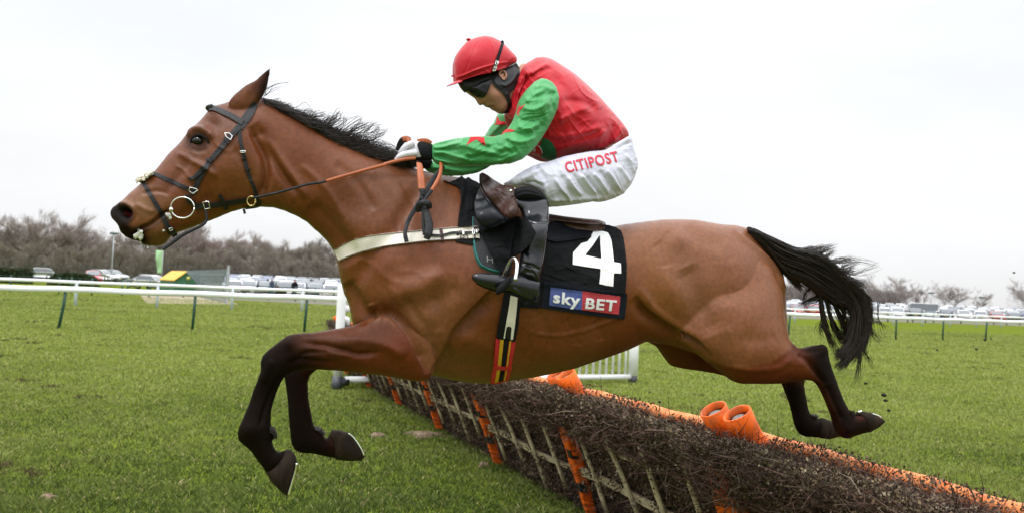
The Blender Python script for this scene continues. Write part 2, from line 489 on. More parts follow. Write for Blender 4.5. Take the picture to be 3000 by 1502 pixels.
Dn = tramp(tnoise(24, 4), [(.3, (.050, .07, .009)), (.5, (.10, .13, .015)), (.7, (.18, .19, .048))])
m1 = t.nodes.new('ShaderNodeMix'); m1.data_type = 'RGBA'; m1.inputs[0].default_value = .45; t.links.new(A.outputs[0], m1.inputs[6]); t.links.new(B.outputs[0], m1.inputs[7])
m2_ = t.nodes.new('ShaderNodeMix'); m2_.data_type = 'RGBA'; m2_.inputs[0].default_value = .4; t.links.new(m1.outputs[2], m2_.inputs[6]); t.links.new(Dn.outputs[0], m2_.inputs[7])
t.links.new(m2_.outputs[2], b.inputs['Base Color'])
bp = t.nodes.new('ShaderNodeBump'); bp.inputs['Strength'].default_value = .8; bp.inputs['Distance'].default_value = .03
t.links.new(tnoise(18, 6).outputs[0], bp.inputs['Height']); t.links.new(bp.outputs[0], b.inputs['Normal'])
# ground: one sheet, denser near the camera and gently uneven
gx = np.concatenate([-np.geomspace(900, 14, 26), np.linspace(-13, 13, 105), np.geomspace(14, 900, 26)])
gy = np.concatenate([[-400, -100, -20, -5, 0], np.linspace(1, 26, 101), np.geomspace(27, 1400, 40)])
X, Y = np.meshgrid(gx, gy)
def gz(x, y):
    near_ = np.clip((40 - y) / 20, 0, 1) * np.clip((16 - np.abs(x)) / 6, 0, 1)
    return ((vnoise(x, y, 1.7, 21) - .5) * .05 + (vnoise(x, y, .5, 22) - .5) * .02) * near_
Zg = gz(X, Y)
ny_, nx_ = X.shape
idx = np.arange(nx_ * ny_).reshape(ny_, nx_)
fq = np.stack([idx[:-1, :-1], idx[:-1, 1:], idx[1:, 1:], idx[1:, :-1]], -1).reshape(-1, 4)
g = mesh('ground', np.stack([X.ravel(), Y.ravel(), Zg.ravel()], 1), fq, m_turf); tag(g, 'green racecourse turf', None, kind='structure')

# grass blades, thinning out and getting coarser with distance
N = 820000
u = rng.random(N); y = 4.6 * (62 / 4.6) ** (u * (1 - .0 * u))
x = (rng.random(N) - .5) * (1.30 * y + 1.2) + y * .0
n1_ = vnoise(x, y, .35, 31); n2_ = vnoise(x, y, 1.4, 32); n3_ = vnoise(x, y, .09, 33)
hgt = (.014 + .020 * n3_ + .022 * n1_ ** 2) * rng.uniform(.6, 1.3, N) * (1 + np.clip(y - 8, 0, 30) * .006)
wdt = (.0016 + .0014 * rng.random(N)) * (y / 6.0)
ang = rng.random(N) * 2 * math.pi; lean = rng.uniform(.2, 1.1, N) * hgt
zz = gz(x, y)
dx, dy = np.cos(ang), np.sin(ang)
la = rng.random(N) * 2 * math.pi; lx, ly = np.cos(la) * lean, np.sin(la) * lean
P0 = np.stack([x - dx * wdt, y - dy * wdt, zz - .002], 1); P1 = np.stack([x + dx * wdt, y + dy * wdt, zz - .002], 1)
P2 = np.stack([x + lx * .4 + dx * wdt * .7, y + ly * .4 + dy * wdt * .7, zz + hgt * .62], 1); P3 = np.stack([x + lx, y + ly, zz + hgt], 1)
V = np.stack([P0, P1, P2, P3], 1).reshape(-1, 3)
Fg = (np.arange(N) * 4)[:, None] + np.array([[0, 1, 2, 3]])
n4_ = vnoise(x, y, 3.1, 35)
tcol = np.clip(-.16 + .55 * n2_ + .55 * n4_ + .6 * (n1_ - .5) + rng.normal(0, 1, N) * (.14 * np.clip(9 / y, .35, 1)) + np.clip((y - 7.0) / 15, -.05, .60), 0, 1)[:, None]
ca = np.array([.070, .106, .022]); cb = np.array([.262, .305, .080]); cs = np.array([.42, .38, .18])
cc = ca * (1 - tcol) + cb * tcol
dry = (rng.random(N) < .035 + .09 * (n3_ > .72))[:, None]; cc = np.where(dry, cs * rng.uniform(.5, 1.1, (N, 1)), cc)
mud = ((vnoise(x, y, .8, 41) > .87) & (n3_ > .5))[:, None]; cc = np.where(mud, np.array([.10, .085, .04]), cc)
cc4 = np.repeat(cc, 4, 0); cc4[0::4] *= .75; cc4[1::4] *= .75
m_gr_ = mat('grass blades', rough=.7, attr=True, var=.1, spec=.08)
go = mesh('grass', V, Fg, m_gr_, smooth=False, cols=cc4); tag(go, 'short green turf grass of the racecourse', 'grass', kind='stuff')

def sheet(name, pts, m, z, label=None, n=1):
    o = mesh(name, [(a, b_, z) for a, b_ in pts], [tuple(range(len(pts)))], m, smooth=False); tag(o, label, None, kind='structure'); return o
m_gravel = mat('tan gravel', (.27, .22, .15), rough=.95, var=.25, vscale=1.5, bump=.4, bscale=40)
m_park = mat('worn car park ground', (.115, .105, .075), rough=.95, var=.35, vscale=.3, bump=.3, bscale=20)
gp = lambda px, py: ground_pt(px, py)[:2]
sheet('gravel_path', [gp(430, 888), gp(700, 891), gp(640, 868), gp(560, 858), gp(400, 850)], m_gravel, .012)
Yp = lambda px, Y: (at_depth(px, Y), Y)
pk_ = [(600, 66), (1100, 62), (1700, 74), (2250, 88), (2620, 96), (3100, 110)]; V = []
for px, Y in pk_:
    for Yq in (Y, max(Y + 2, 88 if px < 1700 else 110), 128 if px < 1700 else 165, 330):
        V.append((at_depth(px, Yq), Yq, .006 + max(0, (min(Yq, 128) - 88) * .022 if px < 1700 else (min(Yq, 165) - 110) * .016)))
o = mesh('car_park', V, [(i * 4 + j, (i + 1) * 4 + j, (i + 1) * 4 + j + 1, i * 4 + j + 1) for i in range(5) for j in range(3)], m_park, smooth=False); tag(o, 'worn car park ground rising gently behind the rails', None, kind='structure')

# bare earth patches and divots in the take-off side turf
m_earth = mat('bare trodden earth', (.21, .145, .095), rough=.95, var=.4, vscale=14, bump=1.0, bscale=40, bdist=.03)
for i, (px, py, rx, ry, lab) in enumerate([(1238, 1273, .20, .10, 'bare earth patch in the turf left of the hurdle, the largest'), (1105, 1281, .09, .05, 'small bare earth patch left of the largest one'), (1415, 1368, .05, .03, 'small brown scrape beside the foot of the hurdle'),
                                          (2490, 1392, .16, .08, 'scuffed earth patch behind the hurdle at right'), (2640, 1420, .10, .05, 'scuffed earth patch near the orange rail at far right'), (140, 1462, .06, .03, 'brown scrape in the turf near the bottom left corner')]):
    c0 = ground_pt(px, py); c0[2] = gz(np.array([c0[0]]), np.array([c0[1]]))[0]
    pts = []; nr, ns_ = 5, 26
    for r_ in range(nr + 1):
        for s_ in range(ns_):
            th_ = 2 * math.pi * s_ / ns_; rr = r_ / nr * (1 + .35 * math.sin(3 * th_ + i) + .2 * math.sin(7 * th_ + 2 * i))
            pts.append((c0[0] + rr * rx * math.cos(th_), c0[1] + rr * ry * 1.9 * math.sin(th_), c0[2] + .034 + .014 * rng.random() - .05 * (r_ / nr) ** 2))
    ff = [(a * ns_ + s_, a * ns_ + (s_ + 1) % ns_, (a + 1) * ns_ + (s_ + 1) % ns_, (a + 1) * ns_ + s_) for a in range(nr) for s_ in range(ns_)]
    tag(mesh('earth_patch', pts, ff, m_earth), lab, 'earth patch')
# clods kicked up behind
m_clod = mat('dark wet soil', (.022, .016, .010), rough=.9, bump=1, bscale=200)
KS = .7
cl_pts = [(2536,1122,.008,3.6),(2590,1156,.013,3.7),(2594,1172,.011,3.7),(2604,1201,.009,3.6),(1932,1176,.010,4.6),(1903,1147,.006,4.6),(2543,1046,.009,4.2),(2886,994,.020,9),(2903,991,.012,9),(2746,1024,.016,9),(2860,1022,.018,9),(2971,798,.016,9),(2970,847,.006,6)]
desc = ['just behind the upper hind hoof', 'larger of the pair right of the hind hooves', 'smaller one right under the pair right of the hind hooves', 'low to the right of the hind hoof', 'above the orange rail behind the stifle', 'tiny, above the orange rail left of another', 'below the tail tip',
        'against the green post at far right', 'just right of the far right green post', 'over the turf below the right rail', 'over the turf under the far right post', 'high against the sky at far right', 'tiny speck against the sky at far right']
for (px, py, r_, dep), dsc in zip(cl_pts, desc):
    p = CAM + rays([(px, py)])[0] * dep
    v, f = ellipsoid((0, 0, 0), (r_ * .9, r_ * .6, r_ * .55), 10, 7); v = v * (1 + .35 * (rng.random((len(v), 1)) - .5)) + p
    tag(mesh('clod', v, f, m_clod), 'flying dark clod of earth, ' + dsc, 'clod', 'clods of earth kicked up by the hooves')

# ------------------------------------------------------------------ running rails
m_rail = mat('white plastic rail', (.78, .79, .80), rough=.38, var=.04, vscale=2)
m_gpost = mat('dark green steel post', (.012, .06, .042), rough=.5, var=.2)
m_wpost = mat('pale grey steel post', (.50, .56, .60), rough=.5, var=.1)
def rail_line(name, label, X0, Y0, X1, Y1, zr, th_, postpx, mp_, pr, lean=0, ext=.15, zt=0):
    """straight rail through two ground points; posts where the photo's columns meet it"""
    d = np.array([X1 - X0, Y1 - Y0]); L = np.linalg.norm(d); d /= L
    o = thing(name, label, 'rail', (X0, Y0, 0)); a = np.array([X0, Y0]) - d * L * ext; b_ = np.array([X1, Y1]) + d * L * ext
    n = 60; seg = 14; nrm = np.array([d[1], -d[0]]); V = []
    for i in range(n + 1):
        c_ = a + (b_ - a) * i / n
        for k in range(seg):
            q = 2 * math.pi * k / seg
            V.append((c_[0] + nrm[0] * math.cos(q) * th_ * .42, c_[1] + nrm[1] * math.cos(q) * th_ * .42, zr + math.sin(q) * th_ / 2 + .012 * math.sin(i * 1.7)))
    Fq = [(i * seg + k, i * seg + (k + 1) % seg, (i + 1) * seg + (k + 1) % seg, (i + 1) * seg + k) for i in range(n) for k in range(seg)]
    mesh('rail', V, Fq, m_rail, o)
    for px in postpx:
        D = rays([(px, HORc(px) + 60)])[0]; kx = D[0] / D[1]
        # X0 + dx t = kx (Y0 + dy t)
        tt = (kx * Y0 - X0) / (d[0] - kx * d[1]); q = np.array([X0, Y0]) + d * tt
        le = lean * rng.uniform(-.2, 1.2)
        v, f = tube([(q[0] - d[0] * le, q[1] - d[1] * le, -.05), (q[0] - d[0] * le * .3, q[1], zr * .6), (q[0], q[1], zr - th_ * .2)], pr, 8, up=(1, 0, 0))
        mesh('post', v, f, mp_, o)
    return o
L0 = ground_pt(187, 962); L1 = ground_pt(2891, 997)
def fitY(px, s): return at_depth(px, 2600 / s), 2600 / s
fx0, fy0 = fitY(187, 110); fx1, fy1 = fitY(2891, 57)
rail_line('running_rail', 'near white running rail on dark green posts across the course', fx0, fy0, fx1, fy1, 1.035, .165, [-190, 192, 572, 899, 1225, 2314, 2466, 2626, 2764, 2891, 3010], m_gpost, .042, lean=.10, ext=.08)
fx0, fy0 = fitY(223, 65); fx1, fy1 = fitY(2932, 30)
rail_line('running_rail', 'far white running rail on pale grey posts beyond the near rail', fx0, fy0, fx1, fy1, 1.07, .15, [-20, 223, 461, 680, 885, 1090, 2328, 2617, 2702, 2783, 2860, 2933, 3005], m_wpost, .075, ext=.12)
# low post and wire fence behind
wf = thing('wire_fence', 'low dark post and wire fence behind the far rail at left', 'fence', (at_depth(300, 62), 62, 0))
wp_ = [(-30, 58), (34, 59), (176, 60), (212, 63), (272, 60), (360, 62), (376, 66), (440, 62), (540, 66), (790, 70), (868, 70), (925, 72), (980, 74)]
for px, Y in wp_:
    X = at_depth(px, Y); v, f = tube([(X, Y, 0), (X, Y, 1.15)], .06, 6, up=(1, 0, 0)); mesh('post', v, f, m_gpost, wf)
for z in (.45, .8, 1.1):
    v, f = tube([(at_depth(px, Y), Y, z) for px, Y in [(-30, 58), (176, 60), (360, 62), (540, 66), (790, 70), (980, 74)]], .012, 5, up=(0, 0, 1)); mesh('wire', v, f, m_gpost, wf)
wf2 = thing('wire_fence', 'low dark post and wire fence before the parked cars at right', 'fence', (at_depth(2700, 100), 100, 0))
for px, Y in [(2602, 92), (2660, 95), (2675, 97), (2712, 99), (2736, 100), (2816, 103), (2860, 104), (2912, 106), (2950, 108), (2988, 110)]:
    X = at_depth(px, Y); v, f = tube([(X, Y, 0), (X, Y, 1.15)], .07, 6, up=(1, 0, 0)); mesh('post', v, f, m_gpost, wf2)
for z in (.3, .55):
    v, f = tube([(at_depth(px, Y), Y, z) for px, Y in [(2590, 92), (2712, 99), (2860, 104), (3050, 112)]], .03, 5, up=(0, 0, 1)); mesh('wire', v, f, m_gpost, wf2)

# ------------------------------------------------------------------ white wing beside the hurdle
m_wing = mat('white plastic wing tube', (.80, .80, .81), rough=.42, var=.05, bump=.1, bscale=20)
m_foot = mat('dark grey plastic foot', (.055, .06, .07), rough=.5)
wg = thing('wing_fence', 'white plastic wing with upright bars running from the far end of the hurdle', 'wing', (-2.4, 12.8, 0))
def wp3(px, Y, z): return np.array([at_depth(px, Y), Y, z])
A0 = np.array([at_depth(1003, 12.8), 12.8]); A1 = np.array([at_depth(1863, 15.6), 15.6])
def alongw(q, z): p = A0 + (A1 - A0) * q; return (p[0], p[1], z)
v, f = tube([alongw(0, .16), alongw(0, .7), alongw(0, 1.2), alongw(0, 1.44), alongw(0, 1.5)], [.066, .066, .066, .066, .05], 14, up=(1, 0, 0)); mesh('post', v, f, m_wing, wg)
v, f = tube([alongw(.0, 1.02), alongw(.018, .99), alongw(.022, .9)], [.05, .05, .03], 10, up=(0, 0, 1)); mesh('post_bracket', v, f, m_wing, wg)
v, f = tube([alongw(1, .12), alongw(1, .6), alongw(1, 1.2)], .085, 14, up=(1, 0, 0)); mesh('post', v, f, m_wing, wg)
v, f = tube([alongw(.02, .13), alongw(.99, .10)], .045, 12, up=(0, 0, 1)); mesh('bottom_rail', v, f, m_wing, wg)
v, f = tube([alongw(.0, 1.15), alongw(1, 1.15)], .045, 12, up=(0, 0, 1)); mesh('top_rail', v, f, m_wing, wg)
for i in range(34):
    q = .118 + .0257 * i + .002
    if q > .985: break
    v, f = tube([alongw(q, .12), alongw(q, 1.15)], .022, 8, up=(1, 0, 0)); mesh('bar', v, f, m_wing, wg)
for q in (0, 1):
    v, f = tube([alongw(q, -.03), alongw(q, .17)], [.085, .078], 12, up=(1, 0, 0)); mesh('foot', v, f, m_foot, wg)
v, f = tube([alongw(0, .09), alongw(.03, .10)], .06, 10, up=(0, 0, 1)); mesh('foot', v, f, m_foot, wg)

# ------------------------------------------------------------------ hurdle sections
m_wood = mat('weathered split wood', (.44, .36, .22), rough=.85, var=.3, vscale=20, bump=.7, bscale=60, stretch=(1, 1, .3), bdist=.006)
m_or = mat('orange padded vinyl', (.80, .125, .008), spec=.2, rough=.48, var=.12, vscale=6, bump=.5, bscale=14, bdist=.02, dirt=(.30, .09, .03), dscale=9, damt=.75)
m_or2 = mat('sun-faded orange vinyl', (.74, .25, .085), spec=.2, rough=.55, var=.12, vscale=7, bump=.6, bscale=11, bdist=.03, dirt=(.50, .09, .012), dscale=7, damt=.85)
m_blk2 = mat('black tape', (.010, .010, .011), rough=.5)
m_foam2 = mat('grey foam filling', (.20, .19, .17), rough=.95, bump=.5)
m_leaf = mat('dead birch brush', rough=.75, attr=True, var=.15, spec=.3)
HL = 1.892; HH = .84; HLEAN = .31
def hl(x, y, z):
    """hurdle section coordinates: x along, y towards take-off side, z up; leaning towards the landing side"""
    x, y, z = np.broadcast_arrays(np.asarray(x, float), y, z)
    return np.stack([x, y - HLEAN * z / HH, z], -1)
def brush(seed, nleaf, ntwig, bushy):
    r = np.random.default_rng(seed)
    V, Fl, C = [], [], []
    # leaves: little bent quads over the landing face, the top and inside
    n = nleaf; x = r.uniform(-.03, HL + .03, n); z = r.random(n) ** .85 * (HH + .02); top = z > HH - .28
    thick = .10 + .05 * vnoise(x, z, .25, seed) + np.where(top, .06 + .05 * vnoise(x, z * 0, .3, seed + 1), 0) + bushy * np.clip((z - .25) / .3, 0, 1) * (.10 + .10 * vnoise(x, z, .4, seed + 3))
    thick = np.where((x < .14 + .2 * bushy) & (z < HH - .22 + .10 * bushy), .035 + .05 * r.random(n) ** 3, thick)   # the orange end cover shows here
    if bushy > .5:
        thick = np.where((z < .64), np.minimum(thick, .06 + np.clip(x - .25, 0, 2) * .28), thick)
    # landing side is -y
    y = np.where(r.random(n) < .72, -thick * r.uniform(.55, 1.02, n), r.uniform(-1, .25, n) * thick); y = np.where((z > HH - .06) & (r.random(n) < .25), r.uniform(0, .11, n), y)
    clump = (vnoise(x, z, .13, seed + 8) > .60) & (r.random(n) < .22); y = np.where(clump & (z > .1) & ((bushy < .5) | (x > .7)) & ((x > .13) | (r.random(n) < .2)), -r.uniform(.14, .20, n), y)
    ztop = z + np.where(top, .05 * (vnoise(x, x * 0, .2, seed + 2)), 0)
    c_ = hl(x, y, ztop)
    sz = r.uniform(.005, .013, n) * (1 - .25 * bushy)
    a = r.normal(size=(n, 3)); a /= np.linalg.norm(a, axis=1)[:, None]; b_ = np.cross(a, r.normal(size=(n, 3))); b_ /= np.linalg.norm(b_, axis=1)[:, None]
    q = np.stack([c_ - a * sz[:, None], c_ + b_ * sz[:, None] * .6, c_ + a * sz[:, None] * 1.1, c_ - b_ * sz[:, None] * .6], 1)
    V.append(q.reshape(-1, 3)); Fl.append((np.arange(n) * 4)[:, None] + np.array([[0, 1, 2, 3]]))
    base = np.array([[.070, .045, .026], [.115, .080, .043], [.18, .13, .075], [.038, .026, .017], [.055, .048, .022], [.34, .28, .19]])
    pick = r.choice(6, n, p=[.30, .24, .12, .20, .11, .03]); cc_ = base[pick] * r.uniform(.7, 1.25, (n, 1)); C.append(np.repeat(cc_, 4, 0))
    # twigs
    m = ntwig; nb = 4 * n
    x = r.uniform(-.06, HL + .06, m); z0 = r.uniform(.02, HH, m); up = r.random(m) < .55
    z0 = np.where(up, r.uniform(HH - .30, HH + .02, m), z0)
    y = -r.uniform(.0, 1, m) * (.12 + .10 * (z0 > HH - .28) + bushy * .12 * (z0 > .4))
    s = hl(x, y, z0); L = r.uniform(.08, .26, m)
    z0 = np.where((x < .60) & (z0 < HH - .16) & (bushy > .5), r.uniform(HH - .10, HH, m), z0)
    d = np.stack([r.normal(.5, .7, m), r.normal(-.35, .35, m), np.where(up, r.uniform(-.1, .8, m), r.normal(.2, .5, m))], 1); d /= np.linalg.norm(d, axis=1)[:, None]
    d2 = d + r.normal(0, .3, (m, 3)); d2 /= np.linalg.norm(d2, axis=1)[:, None]
    over = (s + d * L[:, None] * .5 + d2 * L[:, None] * .5)[:, 2] - (HH + .10 * r.random(m) ** 3 * 2 + .03); L = np.where(over > 0, L * .35, L)
    e = s + d * L[:, None] * .5; f_ = e + d2 * L[:, None] * .5
    w_ = np.cross(d, r.normal(size=(m, 3))); w_ /= np.linalg.norm(w_, axis=1)[:, None]; rad_ = r.uniform(.0010, .0026, m)[:, None]
    q = np.stack([s - w_ * rad_, s + w_ * rad_, e + w_ * rad_ * .8, e - w_ * rad_ * .8, f_ + w_ * rad_ * .2, f_ - w_ * rad_ * .2], 1)
    V.append(q.reshape(-1, 3)); k = nb + (np.arange(m) * 6)[:, None]; Fl += [k + np.array([[0, 1, 2, 3]]), k + np.array([[3, 2, 4, 5]])]
    tc_ = np.array([.075, .038, .028]) * r.uniform(.5, 1.6, (m, 1)); tc_ = np.where(r.random((m, 1)) < .12, np.array([[.20, .15, .11]]), tc_); C.append(np.repeat(tc_, 6, 0))
    return np.concatenate(V), np.concatenate(Fl), np.concatenate(C)
def core_slab(bushy):
    V = []; n = 24; prof_ = [(-.085 - .0 * bushy, .0), (-.09, .35), (-.10, HH - .26 + .12 * bushy), (-.15, HH - .16 + .07 * bushy), (-.12 - .05 * bushy, HH - .04), (-.02, HH - .01), (.05, HH - .08), (.06, .4), (.05, 0)]
    for i in range(n + 1):
        for (y, z) in prof_:
            V.append(hl(HL * i / n, y + rng.uniform(-.012, .012), z + (rng.uniform(-.012, .012) if z > 0 else 0)))
    k = len(prof_); Fq = [(i * k + j, i * k + j + 1, (i + 1) * k + j + 1, (i + 1) * k + j) for i in range(n) for j in range(k - 1)]
    Fq += [tuple(range(k)), tuple(n * k + j for j in range(k))[::-1]]
    return np.array(V), Fq
m_core = mat('packed dark brush', (.020, .014, .009), rough=.95, var=.5, vscale=40, bump=1, bscale=90, bdist=.03)
def rod(x0, y0, z0, x1, y1, z1, r_, n=7, wob=.006):
    s = np.linspace(0, 1, n); P = hl(x0 + (x1 - x0) * s, y0 + (y1 - y0) * s, z0 + (z1 - z0) * s) + rng.normal(0, wob, (n, 3))
    return tube(P, [r_ * 1.05, r_ * rng.uniform(.85, 1.1), r_ * .9], 7, flat=.75)
def make_hurdle(seed, bushy, nleaf, ntwig):
    o = thing('hurdle', 'x', 'hurdle', (0, 0, 0), 'hurdle sections set end to end')
    bV, bF, bC = brush(seed, nleaf, ntwig, bushy)
    core = mesh('brush_core', *core_slab(bushy), m_core, o, local=True)
    mesh('brush', bV, bF, m_leaf, core, cols=bC, local=True, smooth=False)
    yf = -.135
    for i, z in enumerate((.33, .58)):
        n_ = 12; V_ = []
        for q in range(n_ + 1):
            x = .02 + (HL - .04) * q / n_; hw_ = (.029 - .010 * q / n_ + rng.uniform(-.003, .003)) * (1 if i == 0 else .75)
            zc = z + .012 * math.sin(q * .6 + i)
            for yy, zz_ in ((-.012, -hw_), (-.014, hw_), (.01, hw_), (.01, -hw_)): V_.append(hl(x, yf - .004 + yy, zc + zz_))
        Fq = [(q * 4 + k_, q * 4 + (k_ + 1) % 4, q * 4 + 4 + (k_ + 1) % 4, q * 4 + 4 + k_) for q in range(n_) for k_ in range(4)] + [(0, 1, 2, 3), (n_ * 4 + 3, n_ * 4 + 2, n_ * 4 + 1, n_ * 4)]
        mesh('cross_rail', V_, Fq, m_wood, o, local=True, smooth=False)
    for i in range(4):
        x = HL * (.16 + .225 * i); zb = (.05, .12, .0, .1)[i]
        v, f = rod(x + .05 + rng.normal(0, .02), yf - .022, zb + .06, x - .01 + rng.normal(0, .02), yf - .050, HH - .15, .0185, 6, .0015); mesh('stake', v, f, m_wood, o, local=True)
    # orange end cover on the landing face: a flat band, ragged at the edge and narrowing to the foot, with tape squares
    V_ = []; nz_ = 34; yk = yf; yf = yf - .075 * bushy; r2 = np.random.default_rng(seed + 77)
    for i in range(nz_ + 1):
        z = .01 + (HH - .10) * i / nz_; tp = min(1, .25 + z * 1.6); x0 = .045 - .05 * tp; x1 = .045 + (.052 + .07 * bushy) * tp + r2.uniform(-.007, .006)
        for (xx, yy) in ((x0, yf + .03), (x0, yf - .032), (x0 + .01, yf - .040), (x1 - .012, yf - .046), (x1, yf - .038), (x1, yf + .03)): V_.append(hl(xx, yy + .003 * math.sin(z * 30 + xx * 20), z))
    k = 6; Fq = [(i * k + j_, i * k + (j_ + 1) % k, (i + 1) * k + (j_ + 1) % k, (i + 1) * k + j_) for i in range(nz_) for j_ in range(k)] + [tuple(range(k)), tuple(nz_ * k + j_ for j_ in range(k))[::-1]]
    mesh('end_cover', V_, Fq, m_or, o, local=True, smooth=False)
    for zt_ in (.20, .42, .63):
        V_ = [hl(xx, yy, zz_) for zz_ in (zt_, zt_ + .055) for xx, yy in ((.050, yf + .0), (.050, yf - .050), (.104, yf - .050), (.104, yf + .0))]
        mesh('tape', V_, [(0, 1, 2, 3), (7, 6, 5, 4), (0, 4, 5, 1), (1, 5, 6, 2), (2, 6, 7, 3), (3, 7, 4, 0)], m_blk2, o, local=True, smooth=False)
    yf = yk
    # padded top rail on the take-off side, slightly lumpy, hemmed
    n = 40; P = hl(np.linspace(.02, HL - .02, n), .085, HH + .0) + np.stack([np.zeros(n), .003 * np.sin(np.arange(n) * .8 + seed), .003 * np.sin(np.arange(n) * .55 + seed)], 1)
    v, f = tube(P, [.034, .037, .033, .037, .035, .037, .034], 14); mesh('top_pad', v, f, m_or2, o, local=True)
    # sleeve tubes over the end posts
    for x in (.085, HL - .085):
        s = hl(x, .075, HH - .32); e = hl(x, -.055, HH + .130); dr = e - s; dr /= np.linalg.norm(dr)
        n_ = 20; V_ = []; a_ = np.array([1., 0, 0]); a_ -= dr * (a_ @ dr); a_ /= np.linalg.norm(a_); b_ = np.cross(dr, a_)
        for j, (q, rr) in enumerate(((0, .066), (.5, .064), (.85, .066), (1, .068), (1, .060), (.94, .056))):
            for k_ in range(n_):
                th_ = 2 * math.pi * k_ / n_; V_.append(s + (e - s) * q + (a_ * math.cos(th_) * rr + b_ * math.sin(th_) * rr) * (1 + .02 * math.sin(3 * th_)))
        Fq = [(j * n_ + k_, j * n_ + (k_ + 1) % n_, (j + 1) * n_ + (k_ + 1) % n_, (j + 1) * n_ + k_) for j in range(5) for k_ in range(n_)]
        sv_ = mesh('post_sleeve', V_, Fq, m_or, o, local=True)
        n_ = 14; V_ = []
        for q, rr in ((.86, .040), (.95, .040), (.955, .030), (.955, .0)):
            for k_ in range(n_):
                th_ = 2 * math.pi * k_ / n_; V_.append(s + (e - s) * q + (a_ * math.cos(th_) + b_ * math.sin(th_) * .8) * rr)
        Fq = [(j * n_ + k_, j * n_ + (k_ + 1) % n_, (j + 1) * n_ + (k_ + 1) % n_, (j + 1) * n_ + k_) for j in range(3) for k_ in range(n_)]
        mesh('post_top', V_, Fq, m_foam2, sv_, local=True)
    return o
hA = make_hurdle(5, 0.12, 42000, 6500); hB = make_hurdle(9, 1.0, 90000, 17000)
def base_pt(t_): return np.array([1.39 - .653 * t_, 4.29 + 1.776 * t_])
sec_names = {-1: 'nearest hurdle section, bushy brush filling the bottom right corner', 0: 'second hurdle section from the camera, under the hind hooves and orange sleeves', 1: 'third hurdle section from the camera, with bare wooden stakes, under the horse belly',
             2: 'fourth hurdle section from the camera, behind the girth line', 3: 'fifth hurdle section from the camera', 4: 'sixth hurdle section from the camera, behind the elbow', 5: 'farthest hurdle section, beside the white wing post'}
for t_ in (-1, 0, 1, 2, 3, 4, 5):
    # local x runs from base_pt(t_+1) (far) to base_pt(t_) (near)
    p_far, p_near = base_pt(t_ + 1), base_pt(t_); dd = p_near - p_far; ang_ = math.atan2(dd[1], dd[0])
    src = hB if t_ == -1 else hA
    o = src if (t_ == -1 or t_ == 0) else copy_tree(hA)
    # y local must point to the take-off (right) side: rotate so +y = right
    o.location = (p_far[0], p_far[1], gz(np.array([p_far[0]]), np.array([p_far[1]]))[0] - .01); o.rotation_euler = (rng.normal(0, .012), rng.normal(0, .01), ang_ + rng.normal(0, .008))
    o['label'] = sec_names[t_]
